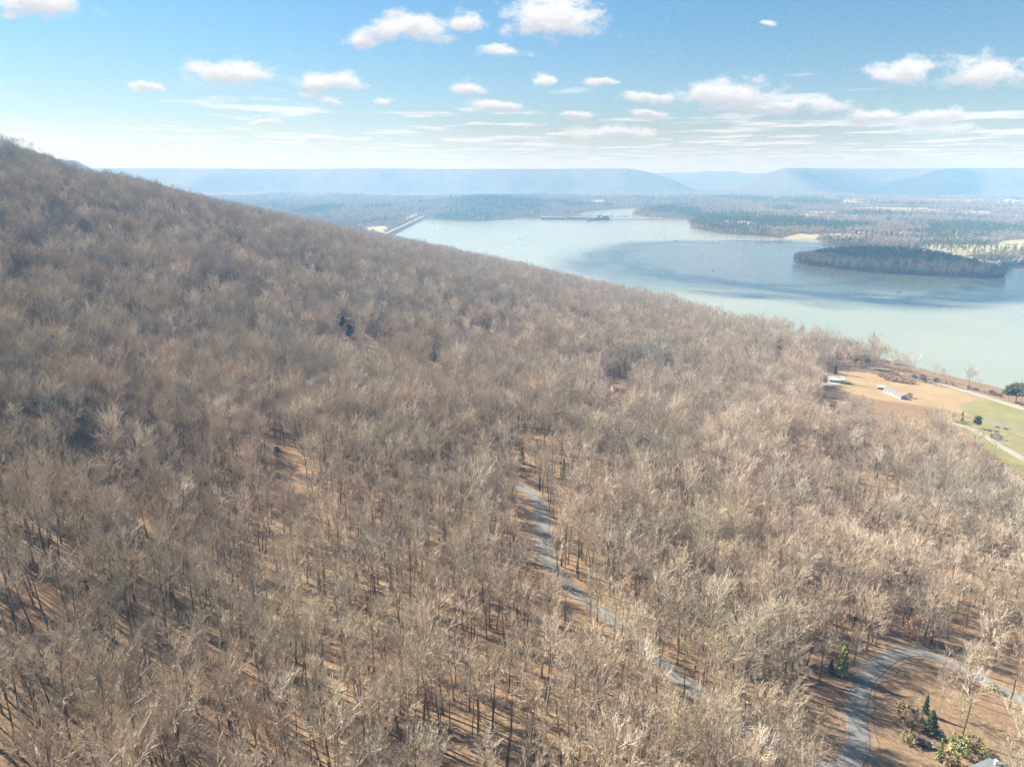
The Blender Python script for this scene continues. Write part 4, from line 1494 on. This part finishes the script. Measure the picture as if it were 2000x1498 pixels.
# lodge and houses on the far shore
gx, gy = flat(1967, 519, 2)
lod = gable('lodge', 'large white-fronted waterside lodge with a grey-green roof beyond the island', 'house', (gx, gy + 8, max(h1(gx, gy + 8), 1.5)), R(2), 30, 14, 7.5, 4.5, M_WHITE, M_TEALROOF, openings=False)
for i in range(6):
    for zz in (2.0, 5.4):
        w_ = boxes('window', [(-12.5 + 5 * i, -7.03, zz, 3.0, .08, 1.8)], M_GLASS, lod)
bal = boxes('balcony', [(0, -8.2, 3.7, 30, 2.2, .25)], M_WHITE, lod)
boxes('railing', [(0, -9.25, 4.8, 30, .1, .1), (0, -9.25, 4.3, 30, .08, .08)] + [(-15 + 2 * i, -9.25, 4.3, .1, .1, 1.0) for i in range(16)], M_WHITE, bal)
for px, py, lab in ((1986, 514, 'small white gabled house just right of the waterside lodge'), (1998, 514, 'white gabled house at the right edge on the far shore')):
    gx, gy = flat(px, py, 3)
    gable('house', lab, 'house', (gx, gy + 10, max(h1(gx, gy + 10), 2)), R(80), 12, 8, 5, 3.4, M_WHITE, M_WHITE)
a_, b_ = flat(1952, 523.5), flat(2003, 524.5)
dk = thing('dock', 'long reddish dock along the water in front of the lodge', 'dock', (a_[0], a_[1] - 3, 0.0), math.atan2(b_[1] - a_[1], b_[0] - a_[0]))
Ld = math.dist(a_, b_)
boxes('deck', [(Ld / 2, 0, 0.9, Ld, 3, .3)], plain('dock_boards', (0.25, 0.12, 0.10), 0.8), dk)
for i in range(9):
    cyl('post', (Ld * i / 8, -1.2, -2), (Ld * i / 8, -1.2, 1.5), .18, M_BROWN, dk, 8)

# white houses on the wooded point and the works far off on the plain
for k_, (px, py, L, W, hh) in enumerate([(1397, 440, 18, 10, 5), (1418, 437, 16, 9, 5), (1443, 440, 14, 9, 6), (1452, 439, 22, 12, 6), (1464, 440, 18, 10, 6), (1473, 441, 14, 9, 5)]):
    gx, gy = flat(px, py, 8)
    gable('house', 'white roofed building among the pines on the wooded point across the lake', 'house', (gx, gy, max(h1(gx, gy), 1) + 9), R(7 * k_), L, W, hh, 3, M_WHITE, M_WHITE, openings=False, group='white buildings on the wooded point')
for k_, (px, py, L, W, hh) in enumerate([(1855, 397, 50, 30, 14), (1898, 397, 60, 30, 12), (1915, 397, 45, 30, 12), (1958, 400, 70, 40, 14), (1970, 400, 30, 30, 26), (1983, 401, 42, 30, 22)]):
    gx, gy = flat(px, py, 3)
    gable('works_building', 'white industrial building far off on the plain at the right', 'industrial building', (gx, gy, max(h1(gx, gy), 1)), R(3), L, W, hh, 4, M_WHITE, M_WHITE, openings=False, group='white industrial buildings on the plain')

# dam across the far end of the lake
A_, B_ = np.array(flat(1057, 428.6)), np.array(flat(1348, 430.6))
dl = B_ - A_
LD = float(np.linalg.norm(dl))
dam = thing('dam', 'long low concrete dam with a row of gate piers far across the lake', 'dam', (A_[0], A_[1], 0), math.atan2(dl[1], dl[0]))


def fr(px):
    return (px - 1057) / (1348 - 1057) * LD


boxes('powerhouse', [(fr(1081), 8, 3.0, fr(1105) - fr(1058), 26, 10)], M_DARKCONC, dam)
boxes('roof_slab', [(fr(1081), 8, 8.6, fr(1104) - fr(1060), 22, 1.2)], M_CONC, dam)
boxes('sill', [((fr(1107) + fr(1160)) / 2, 0, 0.2, fr(1160) - fr(1107), 12, 2.6)], M_CONC, dam)
for k_ in range(13):
    x_ = fr(1108.5 + k_ * 4.0)
    pr = boxes('pier', [(x_, 0, 4.5, 4.2, 16, 8)], M_DARKCONC, dam)
    boxes('pier_cap', [(x_, 0, 9.1, 5.0, 17, 1.2)], M_DARKCONC, pr)
boxes('bridge_deck', [((fr(1107) + fr(1160)) / 2, 3, 10.3, fr(1160) - fr(1107), 6, 1.0)], M_CONC, dam)
boxes('lock_wall', [(fr(1176), 20, 3.5, fr(1192) - fr(1160), 10, 10), (fr(1176), -24, 3.5, fr(1192) - fr(1160), 8, 10)], M_DARKCONC, dam)
boxes('guide_wall', [(fr(1160), -75, 1.5, 6, 110, 5, R(-28))], M_DARKCONC, dam)
boxes('lock_tower', [(fr(1171), 22, 13, 12, 12, 12)], M_DARKCONC, dam)
boxes('lock_house', [(fr(1184), 22, 11, 30, 16, 8)], M_DARKCONC, dam)
cw = []
n_ = 24
for sx_, y_, z_ in ((0, -16, -3), (0, -4, 5.0), (0, 4, 5.0), (0, 16, -3)):
    cw.append((y_, z_))
V = [(fr(1192) + (LD + 40 - fr(1192)) * i / n_, y_, z_) for i in range(n_ + 1) for (y_, z_) in cw]
F = [(i * 4 + j, i * 4 + 4 + j, i * 4 + 5 + j, i * 4 + 1 + j) for i in range(n_) for j in range(3)]
link_mesh('causeway', V, F, M_RIPRAP, dam)

# earth embankment with a road on its crest, left end of the lake
E0, E1 = np.array(flat(748, 464)), np.array(flat(828, 426))
de = E1 - E0
LE = float(np.linalg.norm(de))
prof = [(-26, -4), (-7, 8.5), (7, 8.5), (30, -2)]
V, F = [], []
ux, uy = de / LE
for i in range(33):
    for (o_, z_) in prof:
        p = E0 + de * i / 32 + np.array((uy, -ux)) * -o_
        V.append((p[0], p[1], z_ + 0.5 * (vnoise(np.array([i * .9]), np.array([o_ * .3]), 3)[0])))
F = [(i * 4 + j, i * 4 + 4 + j, i * 4 + 5 + j, i * 4 + 1 + j) for i in range(32) for j in range(3)]
em = link_mesh('embankment', V, F, M_RIPRAP)
em['kind'] = 'structure'
V = []
for i in range(33):
    for o_ in (-5, 5):
        p = E0 + de * i / 32 + np.array((uy, -ux)) * -o_
        V.append((p[0], p[1], 9.3))
cr = link_mesh('crest_road', V, [(i * 2, i * 2 + 2, i * 2 + 3, i * 2 + 1) for i in range(32)], M_GRAV)
cr['kind'] = 'structure'

# fishing boats
M_HULL = plain('dark_boat_paint', (0.05, 0.06, 0.07), 0.4)
M_SEAT = plain('boat_seats', (0.3, 0.28, 0.25), 0.7)


def boat(label, px, py, rz, sc=1.0):
    gx, gy = flat(px, py)
    t_ = thing('fishing_boat', label, 'boat', (gx, gy, 0.0), rz, 'fishing boats on the lake')
    t_.scale = (sc,) * 3
    st = [(-3, 1.05, .75), (-1, 1.15, .78), (1.2, 1.05, .85), (2.4, .6, .95), (3.1, .04, 1.05)]
    V = []
    for x_, w_, h_ in st:
        V += [(x_, -w_, h_), (x_, -w_ * .75, -.25), (x_, w_ * .75, -.25), (x_, w_, h_)]
    F = [(i * 4 + j, i * 4 + 4 + j, i * 4 + 5 + j, i * 4 + 1 + j) for i in range(4) for j in range(3)] + [(0, 1, 2, 3)]
    link_mesh('hull', V, F, M_HULL, t_)
    link_mesh('deck', [(x_, s_ * w_ * .93, h_ - .25) for x_, w_, h_ in st for s_ in (-1, 1)], [(i * 2, i * 2 + 2, i * 2 + 3, i * 2 + 1) for i in range(4)], M_SEAT, t_)
    boxes('console', [(.2, .4, 1.1, .6, .7, .9)], M_HULL, t_, .05)
    boxes('seat', [(-.9, -.4, .85, .5, .5, .7)], M_SEAT, t_, .05)
    boxes('seat', [(1.5, 0, .95, .45, .45, .7)], M_SEAT, t_, .05)
    boxes('outboard_motor', [(-3.2, 0, 1.0, .45, .4, .8), (-3.2, 0, .1, .16, .12, 1.2)], M_CARBLACK, t_, .03)


boat('dark boat on the pale water, left of a pair near the middle of the lake', 1298, 465.5, R(160), 1.25)
boat('dark boat on the pale water, right of a pair near the middle of the lake', 1321.5, 471.5, R(200), 1.2)
boat('dark boat alone in the blue water below the pair', 1393, 528.5, R(20), 1.0)
boat('dark boat nearest the shore, alone below the island', 1755, 571, R(180), 1.0)
boat('tiny dark boat towards the left of the lake near the blue water', 1015, 466.5, R(0), 1.2)
boat('tiny boat at the left edge of the blue water', 1152, 498.5, R(90), 1.0)


# ------------------------------------------------------------------ two drifting clouds whose shadows lie on the lake and on the far plateau
m, t, b = new_mat('cloud_vapour')
t.n.remove(b)
gg = t.new('ShaderNodeNewGeometry')
gc = t.new('ShaderNodeTexCoord')
nn = t.noise(gg.outputs['Position'], 0.004, 5, 0.6)
rad_ = t.vmath('LENGTH', t.vmath('MULTIPLY', t.vmath('SUBTRACT', gc.outputs['Generated'], (0.5, 0.5, 0.5)), (2, 2, 0)))
den = t.smooth(t.math('ADD', rad_, t.math('MULTIPLY', t.math('SUBTRACT', nn, 0.5), 0.55)), 1.0, 0.70)
df = t.new('ShaderNodeBsdfDiffuse')
df.inputs[0].default_value = (0.9, 0.9, 0.9, 1)
tr = t.new('ShaderNodeBsdfTransparent')
mx = t.new('ShaderNodeMixShader')
t.put(mx.inputs[0], t.math('MULTIPLY', t.math('MULTIPLY', den, 0.72), t.math('SUBTRACT', 1.0, gg.outputs['Backfacing'])))
t.l.new(tr.outputs[0], mx.inputs[1])
t.l.new(df.outputs[0], mx.inputs[2])
t.l.new(mx.outputs[0], m.node_tree.nodes['Material Output'].inputs[0])
M_CLOUD = m


def cloud(label, shadow, alt, ax_, ay_, thick, rz, seed):
    """a cumulus whose shadow falls on the given ground point"""
    k = alt / TO_SUN.z
    loc = (shadow[0] + TO_SUN.x * k, shadow[1] + TO_SUN.y * k, alt)
    bm = bmesh.new()
    bmesh.ops.create_icosphere(bm, subdivisions=5, radius=1)
    for v in bm.verts:
        p = v.co.copy()
        a1 = np.array([p.x * 1.6 + 5 * p.z]); a2 = np.array([p.y * 1.6 + 3 * p.z])
        r = 1 + 0.38 * float(fbm(a1, a2, seed, 4)[0]) + 0.10 * float(fbm(a1 * 4, a2 * 4, seed + 9, 3)[0])
        v.co = Vector((p.x * r * ax_, p.y * r * ay_, (p.z if p.z > 0 else p.z * 0.3) * r * thick))
    me = bpy.data.meshes.new('cloud')
    bm.to_mesh(me)
    bm.free()
    me.materials.append(M_CLOUD)
    o = obj_of('cloud', me)
    o.location = loc
    o.rotation_euler.z = rz
    tag(o, label, 'cloud')


cloud('white cumulus cloud above the top of the view that shades the middle of the lake', (630, 1720), 1300, 480, 560, 130, R(4), 5)
cloud('high white cumulus cloud above the view that shades the far right plateau', (4250, 8000), 3500, 950, 620, 220, R(0), 12)

# ------------------------------------------------------------------ haze: the air of the valley
m = bpy.data.materials.new('valley_haze')
m.use_nodes = True
t = NT(m.node_tree)
t.n.clear()
pv = t.new('ShaderNodeVolumePrincipled')
pv.inputs['Color'].default_value = (0.18, 0.39, 0.70, 1)
pv.inputs['Absorption Color'].default_value = (0.6, 0.3, 0.0, 1)
pv.inputs['Density'].default_value = 0.00020
pv.inputs['Anisotropy'].default_value = 0.0
om = t.new('ShaderNodeOutputMaterial')
t.l.new(pv.outputs[0], om.inputs['Volume'])
X0, X1, Y0, Y1, Z0, Z1 = -13200, 13200, -13200, 13200, -8, 345
hz = link_mesh('haze', [(X0, Y0, Z0), (X1, Y0, Z0), (X1, Y1, Z0), (X0, Y1, Z0), (X0, Y0, Z1), (X1, Y0, Z1), (X1, Y1, Z1), (X0, Y1, Z1)],
               [(0, 3, 2, 1), (4, 5, 6, 7), (0, 1, 5, 4), (1, 2, 6, 5), (2, 3, 7, 6), (3, 0, 4, 7)], m)
hz['kind'] = 'stuff'
